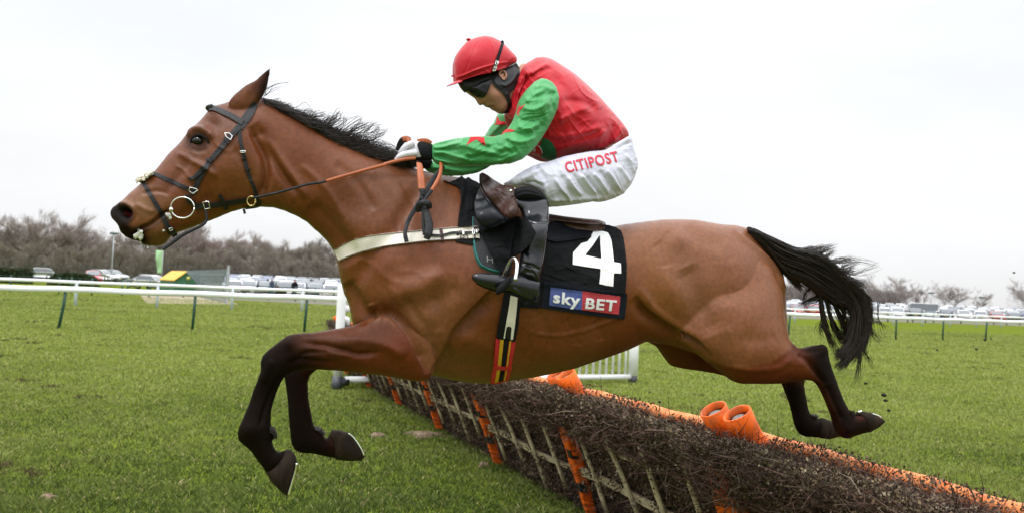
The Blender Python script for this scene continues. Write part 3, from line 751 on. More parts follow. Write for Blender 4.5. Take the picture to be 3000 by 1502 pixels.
# ================================================================== DISTANCE: trees, cars, small structures
m_twig = mat('bare winter twigs', rough=.9, attr=True, var=.15, spec=.1)
m_bark = mat('grey brown bark', (.085, .070, .056), rough=.9, var=.3, vscale=3, bump=.5, bscale=12)
def tree_mesh(seed, hgt, wid, ntw, colr, trunk=.16, low=.12, shape=1.0):
    r = np.random.default_rng(seed); V, Fl, C = [], [], []; nb = 0
    segs = []
    def grow(p, d, L, rad, lvl):
        nonlocal nb
        n = 5; P = [p]; dd = d.copy()
        for i in range(n):
            dd = dd + r.normal(0, .10, 3) + np.array([0, 0, .03]); dd /= np.linalg.norm(dd); P.append(P[-1] + dd * L / n)
        segs.append((P, rad, rad * .45))
        if lvl < 3:
            for j in range((6, 4, 3)[lvl]):
                q = r.uniform(.25, 1.0) if lvl else r.uniform(.22, 1.0); i = min(int(q * n), n - 1); s = P[i] + (P[i + 1] - P[i]) * (q * n - i)
                a = r.uniform(0, 2 * math.pi); tilt = r.uniform(.5, 1.05) * shape
                perp = np.array([math.cos(a), math.sin(a), 0]); nd = dd * math.cos(tilt) + perp * math.sin(tilt); nd /= np.linalg.norm(nd)
                grow(s, nd, L * r.uniform(.45, .72) * (1.0 if lvl else wid / hgt * 1.3), rad * .5 * (1.15 - q * .4), lvl + 1)
    grow(np.zeros(3), np.array([0, 0, 1.]), hgt * .72, trunk, 0)
    vs = []; fs = []; n0 = 0
    for P, ra, rb in segs:
        v, f = tube(P, [ra, rb], 5, up=(1, .2, 0)); vs.append(v); fs += [tuple(i + n0 for i in q) for q in f]; n0 += len(v)
    # twigs: fine slivers thrown out from the limbs
    ends = np.array([P[i] for P, ra, rb in segs for i in range(1, 6) if ra < trunk * .55]); nn_ = len(ends)
    k = r.integers(0, nn_, ntw); s = ends[k] + r.normal(0, hgt * .02, (ntw, 3))
    # fill the crown's volume too
    m_ = ntw // 3; th = r.random(m_) * 2 * math.pi; zz = r.random(m_) ** .8; rr = np.sqrt(r.random(m_)) * np.sqrt(np.clip(1 - (zz * 1.0 - .35) ** 2 * 1.9, 0.05, 1)) * wid / 2
    s[:m_] = np.stack([np.cos(th) * rr, np.sin(th) * rr, hgt * (low + (.93 - low) * zz)], 1)
    d = s - np.array([0, 0, hgt * .3]); d /= np.linalg.norm(d, axis=1)[:, None] + 1e-6; d = d + r.normal(0, .45, (ntw, 3)) + np.array([0, 0, .3]); d /= np.linalg.norm(d, axis=1)[:, None]
    L = r.uniform(.35, 1.0, ntw)[:, None] * hgt / 9; e = s + d * L; w_ = np.cross(d, r.normal(size=(ntw, 3))); w_ /= np.linalg.norm(w_, axis=1)[:, None]; ra = (r.uniform(.009, .022, ntw) * hgt / 9)[:, None]
    q = np.stack([s - w_ * ra, s + w_ * ra, e + w_ * ra * .25, e - w_ * ra * .25], 1).reshape(-1, 3)
    cl_ = np.array(colr) * r.uniform(.65, 1.35, (ntw, 1)); 
    return (np.concatenate(vs), fs), (q, (np.arange(ntw) * 4)[:, None] + np.array([[0, 1, 2, 3]]), np.repeat(cl_, 4, 0))
def make_tree(seed, hgt, wid, ntw, colr, label, loc, **k):
    o = thing('bare_tree', label, 'tree', loc, 'bare winter trees beyond the course')
    (a, b_), (c_, d_, e_2) = tree_mesh(seed, hgt, wid, ntw, colr, **k)
    tr = mesh('trunk', a, b_, m_bark, o, local=True); mesh('crown', c_, d_, m_twig, o, cols=e_2, local=True, smooth=False); return o
MAU = (.25, .208, .182); PUR = (.235, .18, .162); GRY = (.30, .26, .235); OLV = (.23, .20, .165)
protos = [make_tree(100 + i, 10, w_, 8500, c_, 'x', (0, 0, 0), low=.02, trunk=.20) for i, (w_, c_) in enumerate(((8.5, MAU), (9.5, MAU), (7.5, PUR), (8.5, OLV), (7, GRY)))]
used = [False] * 5
left = [(-40,655,0),(15,672,1),(62,645,0),(112,640,1),(160,662,0),(210,680,1),(258,690,0),(300,700,3),(345,690,1),(392,694,0),(440,690,1),(488,690,3),(535,668,4),(562,655,4),(612,702,2),(655,692,2),(690,695,2),(728,715,3),(765,712,4),(812,716,3),(850,733,3),(893,722,3),(925,712,4),(958,715,3),(1000,735,3),(1050,735,3),
        (20,720,3),(90,715,3),(180,725,3),(260,725,3),(340,728,3),(420,728,3),(500,730,3),(590,735,3),(680,742,3),(770,748,3),(860,755,3),(940,758,3)]
ordn = lambda n: ('first', 'second', 'third', 'fourth', 'fifth', 'sixth', 'seventh', 'eighth', 'ninth', 'tenth', 'eleventh', 'twelfth', 'thirteenth', 'fourteenth', 'fifteenth', 'sixteenth', 'seventeenth', 'eighteenth', 'nineteenth', 'twentieth', 'twenty-first', 'twenty-second', 'twenty-third', 'twenty-fourth', 'twenty-fifth', 'twenty-sixth', 'twenty-seventh', 'twenty-eighth', 'twenty-ninth', 'thirtieth')[n] if n < 30 else 'number %d' % (n + 1)
cn = ['mauve-brown bare tree', 'broad mauve-brown bare tree', 'reddish purple bare tree', 'olive-brown bare tree', 'sparse grey bare tree']
for i, (px, ty, k) in enumerate(left):
    front = i >= 26
    Yd = (128 if front else 150 + 8 * rng.random()) if px < 1200 else 150
    hh_ = (HORc(px) - ty) * Yd / 2600 + 1.5
    o = protos[k] if not used[k] else copy_tree(protos[k]); used[k] = True
    o.location = (at_depth(px, Yd), Yd, 0); sc_ = hh_ / 10.7
    o.scale = (sc_ * 1.15, sc_ * 1.15, sc_); o.rotation_euler = (0, 0, rng.uniform(0, 6.28))
    o['label'] = ('%s, %s from left in the %s row of the wood' % (cn[k], ordn(i if not front else i - 26), 'lower front' if front else 'tall rear'))
pr2 = [make_tree(200 + i, 8, w_, 5200, (.27, .235, .22), 'x', (0, 0, 0), low=.2, trunk=.11) for i, w_ in enumerate((9, 7, 8))]
u2 = [False] * 3
right = [(2330,838,0,220,'behind the tail'),(2385,842,1,230,'left of the tail'),(2440,840,2,225,'behind the tail tip'),(2540,832,1,225,'just right of the tail'),(2605,831,0,220,'the broad one right of the tail'),(2660,850,2,240,'small, right of the broad one'),(2700,852,1,240,'slender, in the middle of the right-hand row'),
         (2763,849,2,235,'beside the tall van'),(2798,856,0,235,'just left of the gap in the right-hand row'),(2880,868,1,240,'small and rounded, alone in the gap'),(2995,848,2,215,'at the right edge'),(3040,850,0,215,'cut by the right edge')]
for px, ty, k, Yd, dsc in right:
    hh_ = (HORc(px) - ty) * Yd / 2600 + 1.5; o = pr2[k] if not u2[k] else copy_tree(pr2[k]); u2[k] = True
    o.location = (at_depth(px, Yd), Yd, 0); sc_ = hh_ / 7.8; o.scale = (sc_ * (1.25 if k == 0 else 1), sc_, sc_); o.rotation_euler = (0, 0, rng.uniform(0, 6.28)); o['label'] = 'pale grey distant bare tree, ' + dsc
# far wood edge behind everything: low scrub belts
def belt(px0, px1, Y, h0, colr, label, nf):
    X0, X1 = at_depth(px0, Y), at_depth(px1, Y); n = nf; x = rng.uniform(X0, X1, n); hh_ = h0 * (.55 + .6 * vnoise(x, x * 0, 9, 5)); z = rng.random(n) ** .9 * hh_; yy = Y + rng.normal(0, 2.5, n)
    d = rng.normal(0, .5, (n, 3)) + np.array([0, 0, .8]); d /= np.linalg.norm(d, axis=1)[:, None]; L = rng.uniform(.3, .9, n)[:, None] * 1.3; s = np.stack([x, yy, z], 1); w_ = np.cross(d, rng.normal(size=(n, 3))); w_ /= np.linalg.norm(w_, axis=1)[:, None]; ra = rng.uniform(.02, .06, n)[:, None]
    q = np.stack([s - w_ * ra, s + w_ * ra, s + d * L + w_ * ra * .3, s + d * L - w_ * ra * .3], 1).reshape(-1, 3)
    cc_ = np.repeat(np.array(colr) * rng.uniform(.6, 1.3, (n, 1)), 4, 0)
    o = mesh('scrub', q, (np.arange(n) * 4)[:, None] + np.array([[0, 1, 2, 3]]), m_twig, cols=cc_, smooth=False); tag(o, label, 'scrub', kind='stuff')
belt(-80, 1250, 136, 4.2, (.105, .098, .080), 'dark tangled undergrowth along the foot of the wood at left', 30000)
belt(-80, 1250, 165, 6.5, (.22, .185, .17), 'far wood reading as one brown mass behind the trees at left', 26000)
belt(2280, 2640, 235, 6.0, (.17, .15, .15), 'grey far wood behind the cars beside the tail', 26000)
belt(2600, 3100, 300, 2.6, (.17, .15, .15), 'pale low hedge line on the horizon at right', 26000)
belt(1200, 2320, 205, 6.0, (.18, .155, .14), 'grey-brown far wood on the horizon beyond the horse', 30000)
# clipped hedge at left
m_hedge = mat('dark hedge leaves', rough=.9, attr=True, var=.2, spec=.1)
def hedge(px0, px1, Y, h_, label, dome=False):
    X0, X1 = at_depth(px0, Y), at_depth(px1, Y); n = 9000; x = rng.uniform(X0, X1, n); q_ = (x - X0) / (X1 - X0)
    hh_ = h_ * (np.sqrt(np.clip(1 - (2 * q_ - 1) ** 4, 0, 1)) if dome else 1) * (.94 + .1 * vnoise(x, x * 0, 1.5, 9)); z = rng.random(n) * hh_; yy = Y + rng.uniform(-.9, .9, n)
    a = rng.normal(size=(n, 3)); a /= np.linalg.norm(a, axis=1)[:, None]; b_ = np.cross(a, rng.normal(size=(n, 3))); b_ /= np.linalg.norm(b_, axis=1)[:, None]; s = np.stack([x, yy, z], 1); sz = rng.uniform(.06, .12, n)[:, None]
    q = np.stack([s - a * sz, s + b_ * sz, s + a * sz, s - b_ * sz], 1).reshape(-1, 3); cc_ = np.repeat(np.array([.035, .050, .022]) * rng.uniform(.6, 1.5, (n, 1)), 4, 0)
    o = mesh('hedge', q, (np.arange(n) * 4)[:, None] + np.array([[0, 1, 2, 3]]), m_hedge, cols=cc_, smooth=False); tag(o, label, 'hedge')
hedge(-60, 92, 100, 1.75, 'clipped dark green hedge at the left edge')
hedge(150, 285, 100, 1.45, 'low rounded dark hedge right of the grey car', dome=True)

# ------------------------------------------------------------------ cars
m_glass = mat('car glass', (.11, .125, .135), rough=.06, spec=1.0); m_tyre = mat('black tyre', (.015, .015, .015), rough=.8)
m_lamp = mat('clear headlamp', (.7, .7, .72), rough=.15); m_rl = mat('red tail lamp', (.4, .01, .01), rough=.3)
paints = {n: mat(n + ' car paint', c_, rough=.22, coat=1.0, var=.02, metal=mm) for n, c_, mm in (('white', (.74, .74, .75), 0), ('silver', (.58, .60, .62), .2), ('grey', (.20, .21, .23), .3), ('black', (.015, .016, .018), 0), ('blue', (.03, .07, .22), .1), ('red', (.42, .015, .018), 0), ('pale gold', (.52, .42, .24), .2), ('dark blue', (.015, .025, .08), .1))}
def make_car(van=False):
    o = thing('parked_car', 'x', 'car', (0, 0, 0), 'parked cars and vans in the car park')
    L, W, Hh = (4.9, 1.95, 2.15) if van else (4.2, 1.75, 1.46)
    # side profile (x, z) stations; body lofted across the width
    if van: low_ = [(-2.45, .35), (-2.45, 1.0), (-2.4, 1.1), (2.2, 1.15), (2.42, .95), (2.45, .35)]; cab = [(-2.42, 1.1), (-2.36, 1.95), (-2.2, 2.12), (1.0, 2.14), (1.25, 2.0), (1.85, 1.14)]
    else: low_ = [(-2.1, .32), (-2.1, .72), (-2.02, .88), (-1.2, .95), (1.0, .93), (1.9, .80), (2.08, .62), (2.1, .32)]; cab = [(-1.95, .90), (-1.55, 1.36), (-1.2, 1.45), (.15, 1.46), (.35, 1.42), (1.1, .92)]
    def loft(prof, hw, tumble, nm_, m, grow=0):
        ys = [-hw, -hw * .97, -hw * .8, 0, hw * .8, hw * .97, hw]; V = []
        zs = [p[1] for p in prof]; z0, z1 = min(zs), max(zs)
        for y in ys:
            ed = (abs(y) / hw) ** 6
            for (x, z) in prof:
                q = (z - z0) / (z1 - z0 + 1e-6); V.append((x * (1 - .03 * ed), y * (1 - tumble * q), z - .05 * ed * q))
        k = len(prof); Fq = [(i * k + j, i * k + j + 1, (i + 1) * k + j + 1, (i + 1) * k + j) for i in range(len(ys) - 1) for j in range(k - 1)]
        Fq += [tuple(range(k)), tuple((len(ys) - 1) * k + j for j in range(k))[::-1], tuple(i * k for i in range(len(ys))) + tuple(i * k + k - 1 for i in range(len(ys)))[::-1]]
        return mesh(nm_, V, Fq, m, o, local=True)
    b_ = loft(low_, W / 2, .04, 'body', paints['white']); c_ = loft(cab, W / 2 * .94, .16, 'roof', paints['white'])
    # windows a few millimetres proud of the cabin
    hw = W / 2 * .94
    zt, zb = (1.95, 1.2) if van else (1.36, .97)
    for s in (-1, 1):
        if van: pts = [(-2.2, zb), (-2.15, zt), (.95, zt), (1.55, zb)]
        else: pts = [(-1.72, zb), (-1.42, zt - .03), (.22, zt), (.88, zb)]
        z0, z1 = cab[0][1], cab[3][1]
        V = [(x, s * (hw * (1 - .16 * (z - z0) / (z1 - z0)) + .008), z) for x, z in pts] + [(x, s * (hw * (1 - .16 * (z - z0) / (z1 - z0)) - .02), z) for x, z in pts]
        mesh('window', V, [(0, 1, 2, 3), (4, 5, 6, 7), (0, 1, 5, 4), (1, 2, 6, 5), (2, 3, 7, 6), (3, 0, 4, 7)], m_glass, o, local=True, smooth=False)
    fr = [cab[4], cab[5]]; bk = [cab[0], cab[1]]
    for (a, b2), s in ((fr, 1), (bk, -1)):
        p0 = np.array([a[0] + (b2[0] - a[0]) * .08, a[1] + (b2[1] - a[1]) * .08]); p1 = np.array([a[0] + (b2[0] - a[0]) * .92, a[1] + (b2[1] - a[1]) * .92]); n_ = np.array([abs(b2[1] - a[1]), abs(b2[0] - a[0])]) ; n_ = n_ / np.linalg.norm(n_) * .012; n_[0] *= s
        V = [(p[0] + e_0 * n_[0], y * q, p[1] + e_0 * n_[1]) for e_0 in (1, -1) for p, q in ((p0, 1 if True else 1), (p1, 1)) for y in (-hw * .80, hw * .80)]
        mesh('windscreen' if s > 0 else 'rear_window', V, [(0, 1, 3, 2), (4, 6, 7, 5), (0, 2, 6, 4), (1, 5, 7, 3), (0, 4, 5, 1), (2, 3, 7, 6)], m_glass, o, local=True, smooth=False)
    for x in (-L * .31, L * .31):
        for s in (-1, 1):
            v, f = tube([(x, s * (W / 2 - .18), .33), (x, s * (W / 2 + .01), .33)], .33, 18, up=(0, 0, 1)); wh = mesh('wheel', v, f, m_tyre, o, local=True)
            v, f = tube([(x, s * (W / 2 - .1), .33), (x, s * (W / 2 + .02), .33)], .20, 14, up=(0, 0, 1)); mesh('rim', v, f, m_steel, wh, local=True)
    for s in (-1, 1):
        v, f = ellipsoid((L / 2 - .10, s * W * .36, .66), (.10, .18, .08), 10, 6); mesh('headlight', v, f, m_lamp, o, local=True)
        v, f = ellipsoid((-L / 2 + .05, s * W * .38, .74), (.07, .12, .13), 10, 6); mesh('tail_light', v, f, m_rl, o, local=True)
    v, f = box((L / 2 - .02, 0, .42), (.06, W * .5, .12)); mesh('grille', v, f, m_tyre, o, local=True, smooth=False)
    v, f = box((-L / 2 + .0, 0, .60), (.05, .5, .11)); mesh('number_plate', v, f, paints['pale gold'], o, local=True, smooth=False)
    return o
car0 = make_car(); van0 = make_car(True); first = {False: True, True: True}
cars = []   # px, distance, colour, heading (deg; 0 = side on, 90 = facing us), van, label tail
L_ = cars.append
L_((108, 108, 'silver', 150, False, 'between the hedges at far left')); L_((272, 104, 'red', 60, False, 'peeping over the far rail left of the lamp post')); L_((300, 112, 'white', 15, False, 'left of the lamp post')); L_((330, 116, 'silver', 20, False, 'at the foot of the lamp post'))
L_((425, 96, 'silver', 175, False, 'grey hatchback left of the yellow-roofed container')); L_((452, 92, 'white', 20, False, 'right beside the yellow-roofed container'))
seqc = ['white', 'silver', 'white', 'grey', 'blue', 'black', 'pale gold', 'silver', 'white', 'blue', 'white', 'silver', 'white', 'red', 'grey', 'white']
i = 0
for row, (Y, x0, x1, st_) in enumerate(((88, 690, 1040, 46), (98, 672, 1060, 41), (110, 668, 1060, 37), (124, 672, 1060, 33))):
    k = 0; px = x0 + row * 5
    while px < x1:
        L_((px, Y + rng.normal(0, .5), seqc[(i * 7 + row * 3) % 16], 90 + (180 if (i % 3 == 0) else 0) + rng.normal(0, 7) + (-18), (row == 1 and k == 9), '%s from left, %s row, left car park' % (ordn(k), ordn(row)))); px += st_ + rng.uniform(-3, 3); i += 1; k += 1
seqr = ['white', 'silver', 'white', 'grey', 'white', 'black', 'white', 'silver', 'blue', 'white', 'silver', 'white', 'grey', 'dark blue', 'white', 'silver']
for row, (Y, x0, x1, st_) in enumerate(((108, 2300, 3040, 47), (122, 2310, 3040, 42), (138, 2305, 3040, 37), (158, 2310, 3040, 33))):
    k = 0; px = x0 + row * 7; rr = (Y * 1.0)
    while px < x1:
        Yc = Y + (px - 2300) * .022; colr_ = seqr[(i * 5 + row) % 16]
        if row == 0 and 2320 < px < 2420: colr_ = 'red'
        if row == 0 and 2895 < px < 2935: colr_ = 'red'
        if row == 0 and 2760 < px < 2800: colr_ = 'dark blue'
        L_((px, Yc, colr_, 90 + (180 if i % 2 else 0) + rng.normal(0, 8) + 22, False, '%s from left, %s row, right car park' % (ordn(k), ordn(row)))); px += st_ + rng.uniform(-3, 4); i += 1; k += 1
L_((2693, 118, 'white', 200, True, 'tall one with dark windows rising above the cars at right'))
for px, Y, cn_, hd, vn, lab in cars:
    src = van0 if vn else car0
    o = src if first[vn] else copy_tree(src); first[vn] = False
    o.location = (at_depth(px, Y), Y, max(0, (Y - 88) * .022 if px < 1500 else (Y - 108) * .016)); o.rotation_euler = (0, 0, R(-hd)); o['label'] = '%s %s, %s' % (cn_, 'van' if vn else 'car', lab)
    if vn: o['category'] = 'van'; o.name = 'parked_van'
    for ch in o.children:
        if ch.name.split('.')[0] in ('body', 'roof'):
            ch.material_slots[0].link = 'OBJECT'; ch.material_slots[0].material = paints[cn_]

# ------------------------------------------------------------------ lamp post, flag, container, palisade fence
m_gal = mat('galvanised steel', (.36, .38, .40), rough=.45, metal=.3)
def lamppost(px, Y, h_, label):
    X = at_depth(px, Y); o = thing('lamp_post', label, 'lamp post', (X, Y, 0))
    v, f = tube([(X, Y, 0), (X, Y, h_ * .6), (X, Y, h_)], [.13, .09, .06], 8, up=(1, 0, 0)); mesh('pole', v, f, m_gal, o)
    v, f = box((X, Y, h_), (.9, .35, .22)); mesh('lamp_head', v, f, m_gpost, o, smooth=False)
lamppost(327, 112, 1.5 + (802 - 684) * 112 / 2600, 'tall grey lamp post in front of the wood at left')
lamppost(2727, 150, 1.5 + (905 - 857) * 150 / 2600, 'small distant lamp post among the trees at right')
lamppost(2874, 170, 4.2, 'thin pole among the cars at far right')
Xb = at_depth(463, 84); fo = thing('banner_flag', 'pale green feather banner on a pole beside the yellow-roofed container', 'flag', (Xb, 84, 0))
v, f = tube([(Xb + .35, 84, 0), (Xb + .35, 84, 3.9)], .03, 6, up=(1, 0, 0)); mesh('pole', v, f, m_gal, fo)
V = []; n = 14
for i in range(n + 1):
    z = 1.75 + 2.15 * i / n; cur = .12 * math.sin(i * .5)
    for k in range(5): V.append((Xb + .35 - .72 * k / 4 * (1 - .35 * (1 - i / n)) , 84 + cur * k / 4 + .05 * math.sin(k * 2 + i * .6), z - .0))
Fq = [(i * 5 + k, i * 5 + k + 1, (i + 1) * 5 + k + 1, (i + 1) * 5 + k) for i in range(n) for k in range(4)]
fl_ = mesh('banner', V, Fq, mat('pale green banner cloth', (.30, .50, .26), rough=.7), fo); sm_ = fl_.modifiers.new('s', 'SOLIDIFY'); sm_.thickness = .01
# container: a gabled steel box, its yellow lid slope towards us on the left
Yk = 70.0; zE, zR = 1.17, 1.88
pB = np.array([at_depth(512, Yk), Yk, 0]); pC = np.array([at_depth(546, Yk), Yk, 0]); pE = np.array([at_depth(574, Yk), Yk, 0]); pA = np.array([at_depth(470, 73.5), 73.5, 0]); dv = pA - pB
ko = thing('skip_container', 'dark green container with a sloping yellow lid behind the rails', 'container', tuple(pB))
m_kg = mat('dark green painted steel', (.012, .085, .030), rough=.5, var=.2, vscale=2); m_ky = mat('yellow painted lid', (.62, .37, .03), rough=.5, var=.08, vscale=2)
up_ = lambda p, z: p + np.array([0, 0, z])
fr_ = [pB, pE, up_(pE, zE), up_(pC, zR), up_(pB, zE)]
mesh('body', fr_ + [p + dv for p in fr_], [(0, 1, 2, 3, 4), (9, 8, 7, 6, 5)] + [(i, (i + 1) % 5, 5 + (i + 1) % 5, 5 + i) for i in range(5)], m_kg, ko, smooth=False)
q0, q1 = up_(pB, zE) + (pB - pC) * .06 + np.array([0, 0, .0]), up_(pC, zR + .02)
sl_ = [q0, q1]; V = []
for o_ in (.015, .09):
    for p in (q0 - dv * .02, q1 - dv * .02, q1 + dv * 1.02, q0 + dv * 1.02): V.append(p + np.array([0, 0, o_]))
mesh('lid', V, [(0, 1, 2, 3), (7, 6, 5, 4), (0, 4, 5, 1), (1, 5, 6, 2), (2, 6, 7, 3), (3, 7, 4, 0)], m_ky, ko, smooth=False)
bc = up_(pB * .35 + pE * .65, 1.42)
v, f = tube([bc + np.array([.0, -.04, 0]), bc + np.array([0, .01, 0])], .15, 16, up=(0, 0, 1)); mesh('badge', v, f, mat('pale yellow disc', (.42, .40, .09), rough=.5), ko)
# palisade fence running in depth
m_pal = mat('grey green palisade steel', (.17, .215, .215), rough=.5, metal=.2)
pf_ = thing('palisade_fence', 'grey-green steel palisade fence right of the container', 'fence', (at_depth(620, 66), 66, 0))
qa = np.array([at_depth(537, 84), 84]); qb = np.array([at_depth(668, 55), 55]); nP = 36
for i in range(nP):
    q = qa + (qb - qa) * (i / (nP - 1)); h_ = 2.1
    v, f = box((q[0], q[1], h_ / 2), (.07, .03, h_)); v[v[:, 2] > 1, 2] += 0
    mesh('pale', v, f, m_pal, pf_, smooth=False)
for z in (.35, 1.75):
    v, f = tube([(qa[0], qa[1] + .05, z), (qb[0], qb[1] + .05, z)], .03, 4, up=(0, 0, 1)); mesh('rail', v, f, m_pal, pf_)
v, f = box((qb[0], qb[1], 1.17), (.13, .13, 2.34)); mesh('post', v, f, m_gal, pf_, smooth=False)
# two figures far off by the cars
m_navyc = mat('dark blue clothing', (.03, .045, .09), rough=.8)
m_hairb = mat('brown hair', (.04, .025, .018), rough=.7)
def walker(px, Y, label, colm):
    X = at_depth(px, Y); o = thing('person', label, 'person', (X, Y, 0))
    sk = [ellipsoid((X, Y, 1.62), (.085, .10, .12), 10, 8), tube([(X, Y, .88), (X, Y, 1.15), (X, Y, 1.42), (X, Y, 1.56)], [.15, .16, .19, .06], 10, up=(0, 1, 0), flat=.6)]
    for s in (-1, 1):
        sk.append(tube([(X + s * .09, Y, .92), (X + s * .11, Y - .05 * s, .5), (X + s * .11, Y + .08 * s, .04)], [.10, .07, .045], 8, up=(0, 1, 0)))
        sk.append(tube([(X + s * .19, Y, 1.42), (X + s * .25, Y - .03, 1.15), (X + s * .24, Y - .08 * s, .84)], [.055, .045, .032], 8, up=(0, 1, 0)))
        sk.append(ellipsoid((X + s * .11, Y - .06, .04), (.05, .13, .04), 8, 6))
    vv, ff, nn_2 = union([(a, np.array([q if len(q) == 4 else (tuple(q) + (q[-1],))[:4] for q in b_ if len(q) <= 4])) for a, b_ in sk], voxel=.03, smooth=2)
    hd = vv[:, 2] > 1.52
    mesh('body', vv, ff, m_skin, o)
    m_ = (vv[:, 2] > .1) & (vv[:, 2] < 1.52); fa = np.array([q for q in ff]); mesh('clothes', vv + nn_2 * .012, fa[m_[fa].all(1)], colm, o)
    h_ = vv[:, 2] > 1.66; mesh('hair', vv + nn_2 * .012, fa[h_[fa].all(1)], m_hairb, o)
walker(797, 74, 'distant person in dark blue walking in front of the parked cars', m_navyc)
walker(864, 76, 'distant person in black beside the far rail near the wing post', m_black)
# ================================================================== HORSE
horse_base = np.array([HP[0] + .1, HP[1], 0.0])
horse = thing('horse', 'bay racehorse with black legs, mane and tail in mid-leap over the brush hurdle', 'horse', horse_base)
body_pts = (
 Z1((790,318),(765,330),(725,338),(690,352),(665,375),(620,430),(570,480),(530,520),(480,585),(420,640),(370,705),(320,765),(245,830),(180,885),
    (130,935),(95,962),(60,985),(45,1015),(55,1050),(85,1080),(103,1105),(108,1135),(145,1170),(190,1190),(235,1195),
    (245,1215),(290,1225),(350,1228),(400,1210),(420,1170),(470,1140),(550,1115),(640,1080),(720,1050),(800,1015),
    (870,995),(940,985),(1000,978),(1080,985),(1150,1005),(1230,1040)) +
 [(900,650),(929,677),(962,710),(982,739),(990,775),(996,808),(1008,857),(1022,885),(1030,920),(1036,955),(1060,1000),(1120,1050),(1200,1088),
  (1272,1100),(1311,1110),(1350,1118),(1408,1124),(1459,1123),(1506,1113),(1564,1105),(1622,1093),(1681,1080),(1720,1066),
  (1778,1047),(1848,1021),(1893,1000),(1960,1010),(2050,1040),(2150,1060),(2240,1050),(2300,1025),(2318,1003),
  (2311,985),(2307,950),(2305,920),(2303,877),(2301,835),(2297,801),(2284,775),(2267,745),(2241,713),(2216,686),(2190,668),
  (2156,660),(2113,657),(2079,651),(2041,644),(1994,642),(1943,643),(1900,648),(1829,657),(1790,665),(1740,662),(1690,655),(1600,625),
  (1500,585),(1420,545),(1360,522),(1316,516),(1260,505),(1200,490),(1165,480),(1110,460),(1060,443),(1000,415),(950,388),(900,358),(858,333),(812,306),(775,287),(758,285)] +
 Z1((960,310),(900,330),(850,322)))
kb = [(340,625,1.05),(400,640,1.0),(480,600,.95),(600,500,.88),(640,560,.8),(700,560,.75),(620,360,.95),(700,350,.9),(800,450,.72),(900,500,.72),
      (1000,560,.8),(1050,700,.95),(1150,800,1.05),(1250,600,.85),(1250,800,1.0),(1400,850,1.1),(1500,800,1.12),(1700,850,1.12),(1900,820,1.05),(2000,760,1.0),
      (2150,780,1.05),(2250,900,1.0),(2290,750,.9)]
H_main = inflate(body_pts, k=kb, off=0.0, res=4)
ear_pts = Z1((1057,98),(1030,122),(1000,152),(960,187),(900,217),(850,257),(815,290),(790,325),(800,360),(840,380),(900,372),(960,340),(1000,300),(1018,262),(1035,235),(1050,180),(1058,130))
H_ear = inflate(ear_pts, k=.75, off=.045, res=3, rel=[('r', Z1((1040,130),(1000,190),(950,260),(900,330)), 9, -.006)])
ear2 = [(x - 4, y + 12) for x, y in ear_pts]
H_ear2 = inflate(ear2, k=.7, off=-.065, res=4)
# near foreleg
fore = (Z4((1040,140),(960,160),(860,205),(800,216),(740,225),(620,245),(540,248),(480,260),(440,290),(380,335),(335,375),(322,420),(325,460),(310,510),(280,580),
           (255,660),(225,730),(200,790),(190,830),(195,870),(230,900),(270,935),(300,980),(340,1030),(352,1055),(395,1070),(440,1040),
           (480,1000),(500,960),(480,925),(455,930),(415,940),(398,905),(388,875),(405,850),(395,820),(383,800),(385,760),(385,700),(400,640),(425,570),(450,520),
           (475,490),(530,462),(640,458),(780,465),(900,480),(1000,490),(1100,505),(1180,520),(1240,528),(1290,520),(1325,480),(1345,420),(1330,330),(1290,230),(1200,160),(1120,140)))
H_fore = inflate(fore, k=[(1150,1010,1.0),(1000,1030,1.1),(870,1030,1.1),(800,1060,1.05),(770,1150,1.0),(740,1250,1.1),(800,1350,1.2),(1230,1080,.9),(1200,960,.75)],
                 off=[(1200,1000,.13),(1000,1020,.15),(800,1050,.14),(760,1200,.12),(800,1380,.11)], res=3)
hoof1 = Z4((352,1052),(380,1100),(430,1155),(478,1192),(490,1165),(505,1110),(528,1040),(536,1000),(528,960),(500,925),(465,925),(440,960),(400,1010))
hoof1s = inflate(hoof1, k=1.45, off=.11, res=2)
# far foreleg
fore2 = (Z4((1000,330),(800,330),(640,360),(520,400),(462,455),(462,510),(470,560),(480,640),(485,720),(490,780),(495,830),(500,880),(520,925),(560,942),(630,945),(700,963),
            (770,975),(790,940),(785,880),(760,840),(735,822),(712,855),(695,862),(690,835),(672,815),(650,800),(630,780),(615,700),(600,620),(598,530),(612,490),(660,450),(800,440),(1000,470),(1120,450),(1120,360)))
H_fore2 = inflate(fore2, k=[(1100,1050,.9),(880,1060,1.05),(870,1250,1.05),(950,1290,1.1)], off=[(1150,1040,-.12),(880,1060,-.13),(870,1250,-.12),(1000,1300,-.12)], res=3)
hoof2 = Z4((735,812),(780,812),(830,825),(860,850),(905,910),(928,960),(910,985),(840,988),(760,980),(745,940),(740,880),(715,850))
hoof2s = inflate(hoof2, k=1.4, off=-.12, res=2)
